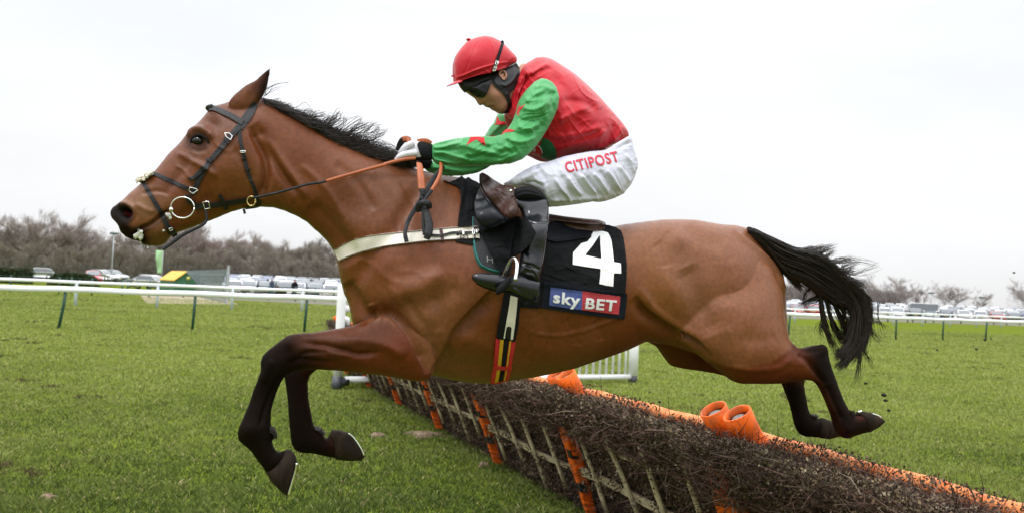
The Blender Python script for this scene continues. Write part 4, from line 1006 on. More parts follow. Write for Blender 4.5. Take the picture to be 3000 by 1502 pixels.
# near hind
hind = ([(1985,760),(2100,720),(2200,735),(2262,790),(2290,860),(2299,930),(2312,990)] +
        Z6((1345,12),(1380,45),(1440,45),(1500,30),(1560,20),(1595,35),(1610,70),(1620,130),(1640,200),(1670,280),(1690,340),(1710,390),(1740,460),(1770,520),(1795,545),(1830,560),
           (1850,600),(1845,650),(1820,700),(1770,730),(1720,725),(1690,690),(1672,640),(1665,600),(1650,560),(1620,490),(1590,420),(1560,350),(1530,310),(1480,290),(1420,290),(1280,315),
           (1130,320),(960,318),(900,300),(860,265),(820,232),(760,190),(690,130),(600,60),(500,0)) + [(1965,930),(1950,860)])
H_hind = inflate(hind, k=[(2150,850,.72),(2200,1000,.85),(2150,1060,.85),(2350,1050,.95),(2410,1060,.8),(2430,1150,1.0),(2480,1240,1.1),(1990,860,.5)],
                 off=[(2150,800,.06),(2150,950,.10),(2250,1060,.12),(2400,1060,.13),(2440,1180,.13),(2480,1250,.12)], res=3)
past1 = Z6((1770,560),(1830,555),(1870,545),(1900,560),(1930,600),(1940,650),(1925,682),(1870,692),(1800,712),(1740,728),(1700,690),(1720,620))
H_past1 = inflate(past1, k=1.2, off=.12, res=2)
hoof3 = Z6((1820,540),(1860,520),(1960,540),(2010,570),(2042,600),(2000,640),(1930,680),(1905,684),(1900,640),(1880,600),(1850,575))
hoof3s = inflate(hoof3, k=1.35, off=.12, res=2)
# far hind
hind2 = ([(1893,930),(1897,1000)] + Z6((340,45),(385,110),(435,185),(530,205),(640,220),(760,240),(850,262),(950,290),(1100,318),(1285,315),(1300,380),(1325,450),(1350,530),(1365,590),(1380,650),(1400,695),(1440,715),
         (1540,722),(1575,700),(1600,650),(1590,600),(1560,580),(1535,592),(1505,570),(1480,550),(1460,500),(1445,420),(1430,330),(1440,270),(1450,180),(1380,120),(1200,60),(1000,-20)) + [(2100,900),(1980,890)])
H_hind2 = inflate(hind2, k=[(2000,1030,.9),(2200,1050,.85),(2330,1150,1.0),(2380,1250,1.1)], off=[(2000,980,-.09),(2200,1050,-.12),(2340,1150,-.13),(2400,1250,-.13)], res=3)
hoof4 = Z6((1530,590),(1570,572),(1640,597),(1690,612),(1740,640),(1760,670),(1700,712),(1620,735),(1550,724),(1530,690),(1545,640))
hoof4s = inflate(hoof4, k=1.3, off=-.13, res=2)

hv, hf, hn = union([H_main, H_ear, H_ear2, H_fore, H_fore2, H_hind, H_hind2, H_past1], voxel=.0046, smooth=6)
hp = project(hv); hs = (hv - HP) @ HN                       # photo position and sideways offset
near = np.clip((hn @ HN) * 1.6 + .2, 0, 1) * np.clip((hs + .10) / .12, 0, 1)
far_side = np.clip(-(hn @ HN) * 1.6, 0, 1) * np.clip((-hs - .05) / .05, 0, 1)
strokes = [
 # neck and throat
 ('r', Z1((925,470),(985,590),(1030,700),(1030,820),(985,930)), 13, -.016),
 ('r', Z1((960,450),(1030,560),(1090,680),(1160,800),(1240,900)), 14, -.012),
 ('r', Z1((1010,520),(1075,620),(1140,720),(1220,830),(1290,930)), 12, .010),
 ('r', [(905,600),(950,640),(1000,700),(1040,770)], 30, -.012),
 ('b', 1045, 520, 120, 55, 40, .011),
 ('r', [(1235,530),(1200,600),(1150,680),(1080,760),(1040,840)], 26, -.010),
 # head
 ('b', *Z1((790,760))[0], 80, 95, 30, .012),
 ('r', Z1((470,640),(560,690),(650,740),(720,790)), 9, .006),
 ('r', Z1((560,640),(520,740),(440,830),(380,900)), 16, -.004),
 ('r', Z1((540,545),(570,505),(620,492),(670,515),(700,560)), 9, .010),
 ('r', Z1((560,610),(610,632),(660,615)), 7, -.003),
 ('b', *Z1((690,455))[0], 20, 16, 30, -.009),
 ('b', *Z1((605,565))[0], 24, 17, 10, -.012),
 ('b', *Z1((150,1020))[0], 20, 15, 20, -.026),
 ('r', Z1((95,985),(140,965),(185,990),(190,1030),(160,1065)), 8, .009),
 ('r', Z1((420,995),(370,1035),(300,1090),(240,1115),(190,1165)), 5, -.012),
 ('b', *Z1((370,1130))[0], 34, 26, 0, .010),
 ('r', Z1((700,900),(620,960),(540,1010),(470,1060)), 16, -.005),
 # shoulder, triceps, breast
 ('l', ZB((730,1225),(800,1110),(850,1010),(900,900),(990,800),(1090,700),(1180,600)), 34, -.017),
 ('l', ZB((700,1210),(655,1100),(600,1000),(540,900),(480,825),(430,785),(350,795),(260,840)), 30, -.020),
 ('r', ZB((110,560),(170,640),(260,760),(320,810)), 22, -.016),
 ('r', ZB((300,700),(330,760),(400,780)), 20, .006),
 ('r', ZB((440,640),(560,600),(700,560),(830,480)), 30, .010),
 ('r', ZB((500,700),(640,720),(800,660),(950,560)), 30, -.006),
 ('b', *ZB((640,600))[0], 150, 55, -28, .008),
 ('b', *ZB((640,900))[0], 70, 90, 20, .012),
 # forearm and knee
 ('r', Z4((560,300),(700,318),(800,345),(900,370),(1010,355)), 9, -.008),
 ('r', Z4((600,330),(720,362),(860,378)), 8, .004),
 ('r', Z4((540,375),(640,352),(720,362)), 7, -.006),
 ('r', Z4((760,300),(900,290),(1050,320),(1160,390)), 16, .008),
 ('r', Z4((480,440),(540,400),(640,410),(780,425)), 8, -.005),
 ('r', Z4((455,480),(400,560),(350,680),(320,790)), 7, -.006),
 ('r', Z4((395,400),(360,470),(330,530)), 12, .004),
 ('b', *Z4((500,310))[0], 18, 16, 0, .008),
 ('b', *Z4((260,810))[0], 30, 22, 0, .007),
 # barrel
 ('r', ZB((850,1020),(950,960),(1080,980),(1200,1030)), 26, .007),
 ('r', ZB((830,1110),(930,1150),(1080,1170),(1200,1220)), 30, -.008),
 ('r', ZB((1450,1060),(1700,1040),(1950,980),(2200,900)), 40, .006),
 # flank and quarter
 ('l', Z8((-90,620),(0,730),(100,800),(200,862),(330,935),(440,1050)), 26, -.020),
 ('r', Z8((-60,560),(20,690),(110,770),(210,830),(330,900)), 12, .006),
 ('r', Z8((255,420),(320,560),(370,720),(440,900)), 34, -.010),
 ('b', *Z8((165,560))[0], 85, 40, 70, .007),
 ('b', *Z8((650,560))[0], 120, 75, 68, .010),
 ('l', Z8((940,560),(900,450),(830,360),(720,265),(600,175)), 20, -.009),
 ('r', Z8((560,150),(700,255),(830,365),(905,455),(925,600)), 12, .006),
 ('b', *Z8((200,235))[0], 30, 26, 40, .008),
 ('r', Z8((120,180),(200,280),(280,420)), 30, -.003),
 ('b', *Z8((130,480))[0], 70, 80, 0, -.006),
 # veins and fine muscle
 ('r', ZB((200,380),(330,440),(420,520),(560,560)), 9, .0016), ('r', ZB((470,480),(600,470),(720,520),(860,470)), 10, .0014),
 ('r', ZB((560,640),(620,760),(700,860),(720,980)), 12, -.005), ('r', ZB((760,640),(800,760),(790,900)), 14, -.004),
 ('r', ZB((1420,900),(1600,930),(1800,900),(2000,830),(2150,760)), 6, .003), ('r', ZB((1500,760),(1560,900),(1580,1020)), 16, -.003), ('r', ZB((1700,800),(1760,900),(1770,1000)), 16, -.003), ('r', ZB((1900,820),(1940,900),(1950,960)), 16, -.003),
 ('r', Z1((700,420),(690,520),(730,600),(820,640)), 5, .002), ('r', Z1((520,620),(560,700),(540,780),(600,840)), 5, .002), ('r', Z1((460,720),(520,760),(560,820)), 4, .0025),
 ('r', Z1((250,900),(330,880),(420,900)), 6, -.003), ('r', Z1((200,960),(280,1000),(330,1010)), 7, .003), ('r', Z1((820,620),(900,700),(940,820)), 12, -.004),
 ('r', [(880,480),(960,560),(1010,640)], 10, .004), ('r', [(980,480),(1050,540),(1100,620)], 14, -.005), ('r', [(1080,520),(1150,600),(1180,700)], 16, -.005), ('r', [(1170,520),(1230,620),(1260,720)], 14, -.004),
 ('r', Z8((330,330),(430,430),(500,560),(520,700)), 26, -.003), ('r', Z8((560,420),(600,560),(590,720),(540,860)), 34, -.003),
 ('r', Z8((250,150),(330,220),(420,260),(520,270)), 22, -.003), ('r', Z8((60,250),(110,330),(130,430)), 20, -.004), ('r', Z8((640,900),(760,930),(880,900)), 20, -.003),
 # stifle, gaskin, hock
 ('r', Z6((870,190),(1050,215),(1250,190),(1330,120)), 10, .004),
 ('r', Z6((1380,90),(1450,130),(1520,230),(1580,330)), 10, -.008),
 ('r', Z6((1400,60),(1500,70),(1580,60)), 8, -.004),
 ('b', *Z6((1560,60))[0], 14, 14, 0, .008),
 ('r', Z6((1600,330),(1660,470),(1710,590)), 7, -.005),
 ('b', *Z6((1770,660))[0], 20, 18, 0, .006),
]
h = relief(hp, strokes)
# crisp hoof/leg crease strokes act on near side; trunk strokes mirrored to the far side
h = np.where(h < 0, h * 1.45, h * 1.3); dsp = h * near + h * far_side * .7
n1 = (vnoise(hp[:, 0], hp[:, 1], 46, 3) - .5) * .0018 + (vnoise(hp[:, 0], hp[:, 1], 14, 4) - .5) * .0008
# veins of a fit thoroughbred
hv = hv + hn * (dsp + n1 * np.abs(hn @ HN))[:, None]

BAY = np.array([.128, .035, .0085]); CLIP_SHEEN = np.array([.196, .076, .033]); RED = np.array([.098, .0185, .0035]); DARK = np.array([.0060, .0036, .0026])
c = np.tile(BAY, (len(hp), 1))
def lerp(wt, colr):
    global c
    c = c * (1 - wt[:, None]) + np.asarray(colr) * wt[:, None]
def paintpoly(ring, soft, colr, amt=1.0, mask=None):
    r = np.asarray(ring, float); i = inring(hp, [r]); _, d, _, _ = nearest(hp, [r])
    sd_ = np.where(i, d, -d); wt = np.clip(sd_ / soft * .5 + .5, 0, 1) * amt
    if mask is not None: wt = wt * mask
    lerp(wt, colr)
def paintline(pts, rad, soft, colr, amt=1.0, mask=None):
    _, d, _, _ = nearest(hp, [spline(pts, 5)], closed=False)
    wt = np.clip((rad - d) / soft * .5 + .5, 0, 1) * amt
    if mask is not None: wt = wt * mask
    lerp(wt, colr)
nm = vnoise(hp[:, 0], hp[:, 1], 70, 11); lerp(np.clip(nm - .35, 0, 1) * .5, CLIP_SHEEN)
# clipped quarters greyer and paler, rump and back
paintpoly([(1780,600),(2350,600),(2340,1010),(2131,1074),(2060,1030),(1990,960),(1930,900),(1860,760)], 60, CLIP_SHEEN, .75)
paintpoly(ZB((0,800),(0,500),(300,420),(900,560),(820,1100),(700,1180),(600,950),(430,790),(250,820)), 60, CLIP_SHEEN, .35)
paintpoly(ZB((470,780),(640,640),(860,520),(1080,560),(960,760),(860,960),(760,1120),(690,1130),(600,960)), 40, CLIP_SHEEN, .6)  # coat sheen over the triceps, painted as a paler V
paintpoly([(1850,700),(1940,720),(1990,830),(1990,960),(1900,900)], 60, (.185,.068,.016), .7)
paintline(Z8((250,380),(320,560),(370,720)), 14, 50, (.130,.058,.026), .5)  # muscle shading painted dark along the groove of the quarter
paintline(ZB((150,400),(170,620),(260,780)), 30, 60, (.14,.042,.009), .7)
paintline([(2290,780),(2300,900),(2300,1000)], 10, 24, (.19,.068,.015), .8)
paintline(ZB((300,1150),(800,1180),(1200,1260),(1700,1180)), 16, 60, (.155,.060,.027), .7)  # belly painted lighter to offset its shade and the green bounce
paintline([(1000,640),(1120,560),(1230,500),(1400,520)], 30, 80, (.085,.035,.015), .6)
# unclipped legs: red-brown above, black below
nfac = (hs > .0)
paintpoly(Z4((1335,520),(1300,470),(1240,390),(1190,310),(1130,240),(1060,190),(960,180),(850,180),(600,200),(100,300),(100,1300),(1200,1300),(1360,560)), 8, RED, .85, mask=(hs > .05) * 1.0)
paintpoly(Z4((1335,520),(1300,470),(1240,390),(1190,310),(1000,290),(600,300),(100,300),(100,1300),(1200,1300),(1360,560)), 8, RED, .9, mask=(hs < -.04) * 1.0 * (hp[:, 1] > 1085))
paintpoly([(2040,1050),(2090,1060),(2131,1073),(2190,1076),(2260,1060),(2317,1020),(2330,990),(2700,950),(2700,1350),(2100,1350)], 5, RED, .9, mask=(hs > -.02) * 1.0)
paintpoly([(1890,985),(1960,985),(2040,1020),(2120,1070),(2300,1100),(2700,950),(2700,1350),(1890,1350)], 8, np.array(RED) * .8, .9, mask=(hs < -.0) * 1.0)
lt = Z4((1000,250),(560,260),(120,300),(100,1300),(1000,1300),(620,640),(600,480),(760,440))
paintpoly(lt, 60, DARK, .72); 
paintpoly(Z4((560,240),(120,280),(100,1300),(1000,1300),(640,640),(600,480),(540,380)), 80, DARK, .94)
paintpoly(Z6((1360,20),(1400,80),(1480,150),(1520,230),(1560,300),(1590,340),(1640,330),(1720,200),(1650,0),(1500,-20)), 24, DARK, .92)
paintline(Z6((1560,60),(1600,200),(1650,330),(1700,470),(1790,640),(1900,650)), 30, 30, DARK, .93)
paintline(Z6((1350,400),(1400,520),(1420,640),(1600,660)), 42, 34, DARK, .93)
# muzzle, eye, ear tips, mane line
paintline(Z1((75,1030),(120,1060),(150,1140),(200,1170),(300,1190)), 12, 16, DARK, .9)
paintline(Z1((60,1000),(100,1010),(130,1060)), 20, 14, (.012,.010,.010), .95)
paintpoly(Z1((105,1085),(150,1100),(240,1110),(300,1095),(390,1030),(400,1045),(330,1110),(270,1150),(300,1215),(240,1215),(140,1180),(95,1130)), 6, DARK, .9)
paintline(Z1((150,1020),(172,1030)), 9, 10, (.085,.008,.008), .9)
paintline(Z1((565,560),(600,548),(650,570),(610,590)), 12, 12, DARK, .9)
paintline(Z1((545,545),(600,510),(670,545)), 3, 8, (.03,.012,.006), .7)
paintpoly(Z1((1075,80),(1000,150),(940,240),(960,310),(1040,300),(1090,120)), 30, DARK, .7)
paintline(Z1((1057,98),(1040,180),(1005,300)), 9, 14, DARK, .9)
paintpoly(Z1((1065,90),(1010,150),(975,215),(985,270),(1030,250),(1060,150)), 22, DARK, .75)
paintline(Z1((1040,120),(960,185),(860,250),(800,315)), 3, 9, DARK, .5)
paintline(Z1((240,860),(350,820)), 8, 14, (.075,.026,.012), .5)
paintpoly(Z1((120,950),(260,850),(400,950),(330,1060),(220,1080)), 30, (.20,.105,.050), .6)
paintline(Z6((1600,180),(1660,360),(1730,520),(1790,640),(1900,650)), 32, 16, DARK, .9, mask=(hs > 0) * 1.0)
paintpoly(Z4((600,235),(480,245),(120,280),(100,1300),(1000,1300),(640,640),(610,480),(640,420)), 40, DARK, .8)
paintline(Z6((1340,420),(1400,540),(1420,660),(1650,665)), 50, 20, DARK, .9, mask=(hs < 0) * 1.0)
paintline(Z1((640,640),(520,700),(430,830),(400,880)), 14, 30, (.085,.030,.014), .55)
paintpoly(Z1((560,480),(760,320),(900,330),(880,450),(800,520),(700,560),(640,620),(540,640),(500,580)), 26, (.085,.030,.016), .55)
paintline(Z1((640,600),(560,600),(545,570)), 8, 12, DARK, .75)
paintline(Z1((800,700),(900,850),(840,900)), 40, 50, (.155,.058,.019), .5)
paintpoly(Z1((300,1110),(400,1060),(430,1150),(400,1205),(300,1215)), 14, (.13,.055,.022), .8)
paintpoly(Z1((50,985),(95,960),(150,965),(192,1000),(196,1040),(170,1080),(100,1095),(55,1050)), 7, (.016,.013,.013), .92)
paintpoly(Z1((105,985),(150,975),(182,1005),(184,1040),(150,1060),(110,1040)), 5, (.004,.002,.002), .95)
paintline(Z1((130,1015),(165,1030)), 5, 5, (.14,.012,.012), .85)
paintpoly(Z4((560,250),(800,215),(960,170),(1060,190),(1130,240),(1000,330),(760,380),(540,330)), 26, (.085,.028,.011), .5, mask=(hs > .05) * 1.0)
m_coat = mat('bay coat', rough=.36, attr=True, var=.16, vscale=70, bump=.5, bscale=300, bdist=.002, sheen=.0, spec=.30)
tn = m_coat.node_tree; bs_n = tn.nodes['Principled BSDF']                 # dark leg hair is duller than the groomed coat
an = tn.nodes.new('ShaderNodeAttribute'); an.attribute_name = 'Col'; sx_ = tn.nodes.new('ShaderNodeSeparateColor'); tn.links.new(an.outputs['Color'], sx_.inputs[0])
for inp, lo, hi in (('Specular IOR Level', .04, .25), ('Roughness', .55, .36)):
    r_ = tn.nodes.new('ShaderNodeMapRange'); r_.inputs[1].default_value = .01; r_.inputs[2].default_value = .13; r_.inputs[3].default_value = lo; r_.inputs[4].default_value = hi
    tn.links.new(sx_.outputs[0], r_.inputs[0]); tn.links.new(r_.outputs[0], bs_n.inputs[inp])
hbody = mesh('body', hv, hf, m_coat, horse, cols=np.clip(c, 0, 1))
m_hoof = mat('hoof horn', (.020, .013, .009), rough=.75, var=.35, vscale=60, bump=.5, bscale=120, stretch=(1, 1, .2), spec=.12)

for nm_, hh in (('hoof', hoof1s), ('hoof', hoof2s), ('hoof', hoof3s), ('hoof', hoof4s)):
    ho = mesh(nm_, hh[0], hh[1], m_hoof, horse)
    ho_list = globals().setdefault('HOOVES', []); ho_list.append(ho)
def shoe(pts, offs, parent, wd=.010):
    v, f = tube(p3(spline(pts, 5), offs), wd / 2, 6)
    mesh('horseshoe', v, f, m_steel, parent)
shoe(Z4((488,1185),(505,1120),(525,1050),(533,1000)), .135, HOOVES[0])
shoe(Z4((832,828),(862,852),(905,915),(922,955)), -.10, HOOVES[1], .006)
shoe(Z6((1835,530),(1862,522)), .14, HOOVES[2], .009); shoe(Z6((1945,542),(1985,556),(2010,572)), .13, HOOVES[2], .006)
# eye
ev, ef = ellipsoid((0, 0, 0), (.0225, .0225, .0225), 24, 16)
heye = bvh((hv, hf))
ec = Z1((606, 568))[0]; te = hits(np.array([ec]), heye)[0]
epos = CAM + rays([ec])[0] * te
m_eye = mat('dark wet eye', (.004, .003, .0025), rough=.12, var=.1, spec=.35)
mesh('eye', ev * np.array([1.1, 1, .9]) + epos - HN * .010, ef, m_eye, horse)
lid = tube(p3(spline(Z1((555,575),(570,548),(610,530),(652,550),(672,580)), 5), 0), .0035, 6)
lt_ = hits(spline(Z1((555,575),(570,548),(610,530),(652,550),(672,580)), 5), heye)
lidp = CAM + rays(spline(Z1((555,575),(570,548),(610,530),(652,550),(672,580)), 5)) * lt_[:, None] + HN * .003
m_lid = mat('dark eyelid skin', (.006, .004, .003), rough=.7, spec=.1)
v, f = tube(lidp, [.002, .005, .006, .005, .002], 8); mesh('eyelid', v, f, m_lid, horse)
# foam at the mouth
m_foam = mat('white saliva foam', (.72, .73, .68), rough=.35, bump=.8, bscale=300)
for pts_, r_ in ((Z1((228,1128),(245,1135),(250,1155),(215,1160),(205,1172),(232,1148),(240,1170),(236,1186),(240,1200),(252,1214)), .0085), (Z1((405,1022),(420,1035),(430,1045),(425,1058),(412,1030)), .009), (Z1((380,1122),(384,1132)), .006), (Z1((262,1226),(275,1233),(288,1240)), .0045)):
    fs = []
    for (x, y) in pts_:
        tt = hits(np.array([(x, y)]), heye)[0]
        pp = CAM + rays([(x, y)])[0] * tt if tt == tt and tt < 3.3 else p3([(x, y)], .03)[0]
        rr = r_ * rng.uniform(.55, 1.1); a_, b_ = ellipsoid(pp + rng.normal(0, .0015, 3), (rr * rng.uniform(.7, 1.2), rr * .6, rr * rng.uniform(.6, 1.1)), 8, 6); fs.append((a_, np.array(b_)))
    v, f, _ = union(fs, voxel=.0025, smooth=1); mesh('foam', v, f, m_foam, horse)

# ------------------------------------------------------------------ mane and tail
m_hair = mat('black horsehair', (.021, .0135, .0095), rough=.45, var=.3, vscale=30, spec=.45)
crest = spline([(772,292),(812,308),(858,334),(900,359),(950,389),(1000,417),(1060,445),(1110,462),(1165,482)], 12)
paths = []; rad = []
for i in range(10500):
    s = rng.random() ** .85; k = s * (len(crest) - 1); a = crest[int(k)]
    fr = np.clip((a[0] - 840) / 160, 0, 1)
    L = rng.uniform(24, 56) + 34 * fr * rng.random() ** 2
    cl_ = math.sin(a[0] * .047 + 1) * 6            # wind-blown locks
    ang = rng.normal(14 - 40 * fr + cl_, 20); ang0 = rng.normal(26 - 16 * fr, 8)
    d0 = np.array([math.cos(R(ang0)), math.sin(R(ang0))]); d1 = np.array([math.cos(R(ang)), math.sin(R(ang))])
    b = a + np.array([0, rng.uniform(-6, 11)])
    p = [b, b + d0 * L * .33, b + d0 * L * .5 + d1 * L * .22, b + d0 * L * .52 + d1 * L * .5]
    o0 = rng.normal(.0, .022); o1 = o0 + rng.normal(.0, .012)
    q = p3(spline(p, 3), np.linspace(o0, o1, 10)); paths.append(q); rad.append(rng.uniform(.0003, .0008))
for i in range(1500):                            # flat undercoat lying along the crest
    s = rng.random(); a = crest[int(s * (len(crest) - 2))]
    L = rng.uniform(50, 95); sd2 = rng.choice([-1, 1]); y = rng.uniform(-4, 9)
    b = a + np.array([0, y]); p = [b, b + (L * .4, L * .2), b + (L * .7, L * .38), b + (L, L * .52 + rng.normal(0, 4))]
    q = p3(spline(p, 3), np.linspace(sd2 * rng.uniform(.01, .035), sd2 * rng.uniform(.02, .05), 10)); paths.append(q); rad.append(rng.uniform(.0014, .0024))
tuft = [((1040,440),(1100,425),(1140,432),(1165,455)), ((1080,450),(1120,440),(1150,448),(1172,470)),
        ((960,385),(1000,360),(1010,345)), ((985,400),(1030,370),(1060,345)), ((1010,410),(1070,380),(1100,360)), ((1040,420),(1100,400),(1130,385)), ((930,380),(965,350),(985,345)),
        ((945,378),(985,345),(995,330)), ((1000,405),(1050,372),(1075,365)), ((1030,415),(1090,392),(1110,372)), ((860,335),(905,325),(925,335)), ((900,355),(935,338),(955,340))]
for g in tuft:
    for j in range(16):
        q = spline(np.array(g) + rng.normal(0, 11, (len(g), 2)) * np.linspace(1, .5, len(g))[:, None], 3 * (4 - 1) // (len(g) - 1))
        q = q[np.linspace(0, len(q) - 1, 10).astype(int)]
        paths.append(p3(q, rng.normal(0, .02) + np.linspace(0, rng.normal(0, .02), 10))); rad.append(rng.uniform(.0004, .0009))
for g in (((772,285),(790,265),(800,250)), ((775,280),(800,262),(830,258)), ((770,275),(780,262),(785,248)), ((772,270),(810,245),(850,240))):
    for j in range(2):
        q = spline(np.array(g) + rng.normal(0, 3, (3, 2)), 5)[:10]; paths.append(p3(q, np.full(len(q), rng.normal(0, .02)))); rad.append(.0007)
v, f = strands(np.array([q[:10] for q in paths]), np.array(rad)); mesh('mane', v, f, m_hair, horse)

g1 = spline(ZT((28,78),(90,98),(150,128),(280,188),(400,243),(500,252),(600,292),(700,372),(800,480),(900,560),(955,640),(975,740),(978,850),(950,950),(905,1040)), 4)
g2 = spline(ZT((30,90),(110,140),(180,210),(300,300),(450,350),(600,430),(720,510),(830,600),(895,690),(900,780),(890,860),(885,930),(870,990),(835,1050),(790,1110)), 4)
g3 = spline(ZT((35,100),(130,180),(230,290),(320,420),(430,470),(530,535),(620,600),(730,660),(820,690),(855,760),(850,850),(835,930),(810,1000),(770,1040),(735,1080)), 4)
paths = []; rad = []
for i in range(9000):
    lam = rng.random() * 2; G = g1 * (1 - lam) + g2 * lam if lam < 1 else g2 * (2 - lam) + g3 * (lam - 1)
    n = len(G); a = rng.random() ** 1.3 * .62; b = min(1.0, a + rng.uniform(.28, .55))
    idx = np.linspace(a * (n - 1), b * (n - 1), 14)
    q = np.stack([np.interp(idx, np.arange(n), G[:, 0]), np.interp(idx, np.arange(n), G[:, 1])], 1)
    pr = np.linspace(0, 1, 14)[:, None]
    q = q + rng.normal(0, 3, 2) + pr ** 2 * rng.normal(0, 9, 2) + pr ** 2 * np.array([3, 6]) * (rng.random() < .4)
    th = .045 * math.sin(math.pi * min(1, a + .15)) + .012
    paths.append(p3(q, rng.normal(0, th * .6) + np.linspace(0, rng.normal(0, .015), 14))); rad.append(rng.uniform(.0005, .0014))
wis = [(60, .0013, ((600,600),(612,690),(640,850),(680,950),(715,1020))), (50, .0013, ((640,640),(690,780),(750,900),(815,985))), (50, .0012, ((700,660),(760,780),(800,880),(820,960))),
       (50, .0012, ((760,680),(800,790),(815,900),(812,1000))), (26, .0012, ((610,700),(625,800),(600,850),(625,905))), (30, .001, ((660,650),(700,850),(770,960),(805,980))),
       (26, .001, ((590,600),(520,640),(470,660),(445,690))), (16, .001, ((520,540),(480,590),(465,650),(470,690))), (12, .001, ((600,640),(540,660),(480,690))),
       (150, .0011, ((850,950),(830,1010),(780,1050),(725,1060))), (130, .0011, ((860,980),(840,1060),(790,1130),(740,1165))), (22, .0011, ((890,950),(910,1050),(905,1150),(878,1280))),
       (12, .001, ((940,960),(950,1040),(975,1100),(1000,1150))), (14, .001, ((960,900),(980,850),(1040,930),(1080,950))), (8, .0009, ((980,800),(1040,805),(1090,830),(1120,860))),
       (5, .0010, ((1062,650),(1058,760),(1066,860),(1085,935))), (40, .001, ((420,250),(520,245),(590,238),(640,232))), (34, .001, ((500,262),(600,262),(650,245),(700,232))),
       (34, .001, ((560,290),(640,300),(670,285),(700,262))), (30, .001, ((620,330),(700,345),(760,325),(860,318))), (10, .0007, ((660,350),(760,340),(900,325),(1050,360))),
       (26, .001, ((680,370),(760,400),(800,372),(880,345))), (34, .001, ((720,400),(800,420),(830,410),(870,412))), (34, .001, ((760,440),(830,470),(880,490),(960,500))),
       (30, .001, ((800,480),(870,500),(920,530),(960,560))), (10, .0007, ((700,400),(840,440),(960,400),(1060,360))), (60, .0012, ((330,430),(370,480),(420,520),(440,535))),
       (50, .0011, ((400,470),(430,510),(450,545))), (40, .0012, ((920,560),(975,640),(990,740),(985,850)))]
for nn, rr, g in wis:
    for j in range(nn):
        q = np.array(ZT(*g)) + rng.normal(0, 3.2, (len(g), 2)) + np.linspace(0, 1, len(g))[:, None] * rng.normal(0, 7, 2)
        q = spline(q, 14 // (len(g) - 1) + 1); q = q[np.linspace(0, len(q) - 1, 14).astype(int)]
        paths.append(p3(q, rng.normal(0, .03))); rad.append(rr * rng.uniform(.6, 1.2))
v, f = strands(np.array(paths), np.array(rad)); mesh('tail', v, f, m_hair, horse)
dock = tube(p3(spline(ZT((-60,110),(60,130),(180,210),(300,290),(430,360),(560,420)), 4), 0), [.01, .02, .026, .022, .014, .004], 12)
mesh('tail_dock', dock[0], dock[1], m_hair, horse)
# fetlock feather
for g, o_ in ((Z4((383,815),(400,830),(408,858)), .12), (Z4((640,800),(670,815),(690,830)), -.12), (Z4((380,800),(400,812),(412,840)), .12), (Z6((1490,560),(1515,568),(1522,585)), -.13), (Z6((1780,530),(1800,548),(1812,556)), .12)):
    paths = []; rad = []
    for j in range(90):
        q = np.array(g) + rng.normal(0, 3.5, (3, 2)); q = spline(q, 5)[:10]; paths.append(p3(q, o_ + rng.normal(0, .012))); rad.append(.0012)
    v, f = strands(np.array(paths), np.array(rad)); mesh('fetlock_hair', v, f, m_hair, horse)
# ================================================================== JOCKEY
jb = np.array([HP[0] - .1, HP[1], 0.0])
jockey = thing('person', 'jockey in red and green star-sleeved silks and white breeches crouched over the saddle', 'person', jb)

def fabric(name, colr, rough=.55, bump=.35, bs=38, sheen=.15, var=.06, **k):
    return mat(name, colr, rough=rough, bump=bump, bscale=bs, bdist=.010, sheen=sheen, var=var, vscale=9, spec=.22, **k)
m_red = fabric('red silk', (.42, .006, .014), bump=.3, bs=18, rough=.42); m_green = fabric('green silk', (.060, .295, .095), bump=.3, bs=18, rough=.42); m_dgreen = fabric('dark green silk', (.012, .11, .035))
m_white = fabric('white breeches cloth', (.54, .54, .63), rough=.5, bump=.4, bs=26)
m_redc = fabric('red cap silk', (.44, .007, .017), rough=.45, bump=.2)
m_star = fabric('red star cloth', (.52, .010, .018), bump=.15)

m_boot = mat('polished black leather', (.008, .009, .012), rough=.17, bump=.2, bscale=22, var=.25, spec=.45)
m_blk_gl = mat('dark glossy lens', (.006, .006, .007), rough=.2, var=.0, spec=.3)
m_lining = mat('black padded leather', (.014, .014, .016), rough=.45, bump=.3, bscale=60, spec=.3)

def amp(r_, k): return [(*q[:-1], q[-1] * k) for q in r_]
# head, neck (skin)
HO = .03
head = ZH((260,770),(350,890),(400,885),(450,935),(518,965),(543,1030),(575,1091),(600,1086),(618,1074),(640,1060),(650,1075),(668,1098),(686,1116),(715,1108),(742,1108),
          (752,1122),(756,1140),(772,1157),(800,1156),(826,1166),(834,1188),(852,1200),(900,1210),(960,1204),(1010,1150),(1060,1060),(1120,930),(1145,800),(1150,640),(1090,520),(960,520),(720,580),(480,640),(300,700))
head_rel = [('r', ZH((640,1060),(690,1045),(740,1080)), 3.2, -.004), ('r', ZH((690,1113),(730,1103),(775,1100),(800,1090)), 2.2, -.0045), ('b', *ZH((790,930))[0], 18, 16, 0, .006),
            ('r', ZH((640,1010),(700,1030),(800,1045)), 5, -.003), ('b', *ZH((605,1050))[0], 7, 7, 0, .004), ('r', ZH((750,1130),(790,1128)), 3, .003),
            ('r', ZH((850,1150),(930,1120),(985,1040)), 8, .004), ('b', *ZH((600,860))[0], 16, 10, 0, -.004)]
H_head = inflate(head, k=[(1345,240,1.35),(1400,240,1.25),(1490,220,1.3),(1420,300,1.1),(1400,310,1.0),(1460,280,1.2)], off=HO, res=1.5, rel=head_rel)
neck = ZH((1010,860),(1000,960),(1030,1100),(1200,1150),(1400,900),(1400,560),(1200,470),(1100,560))
H_neck = inflate(neck, k=1.2, off=.02, res=3)
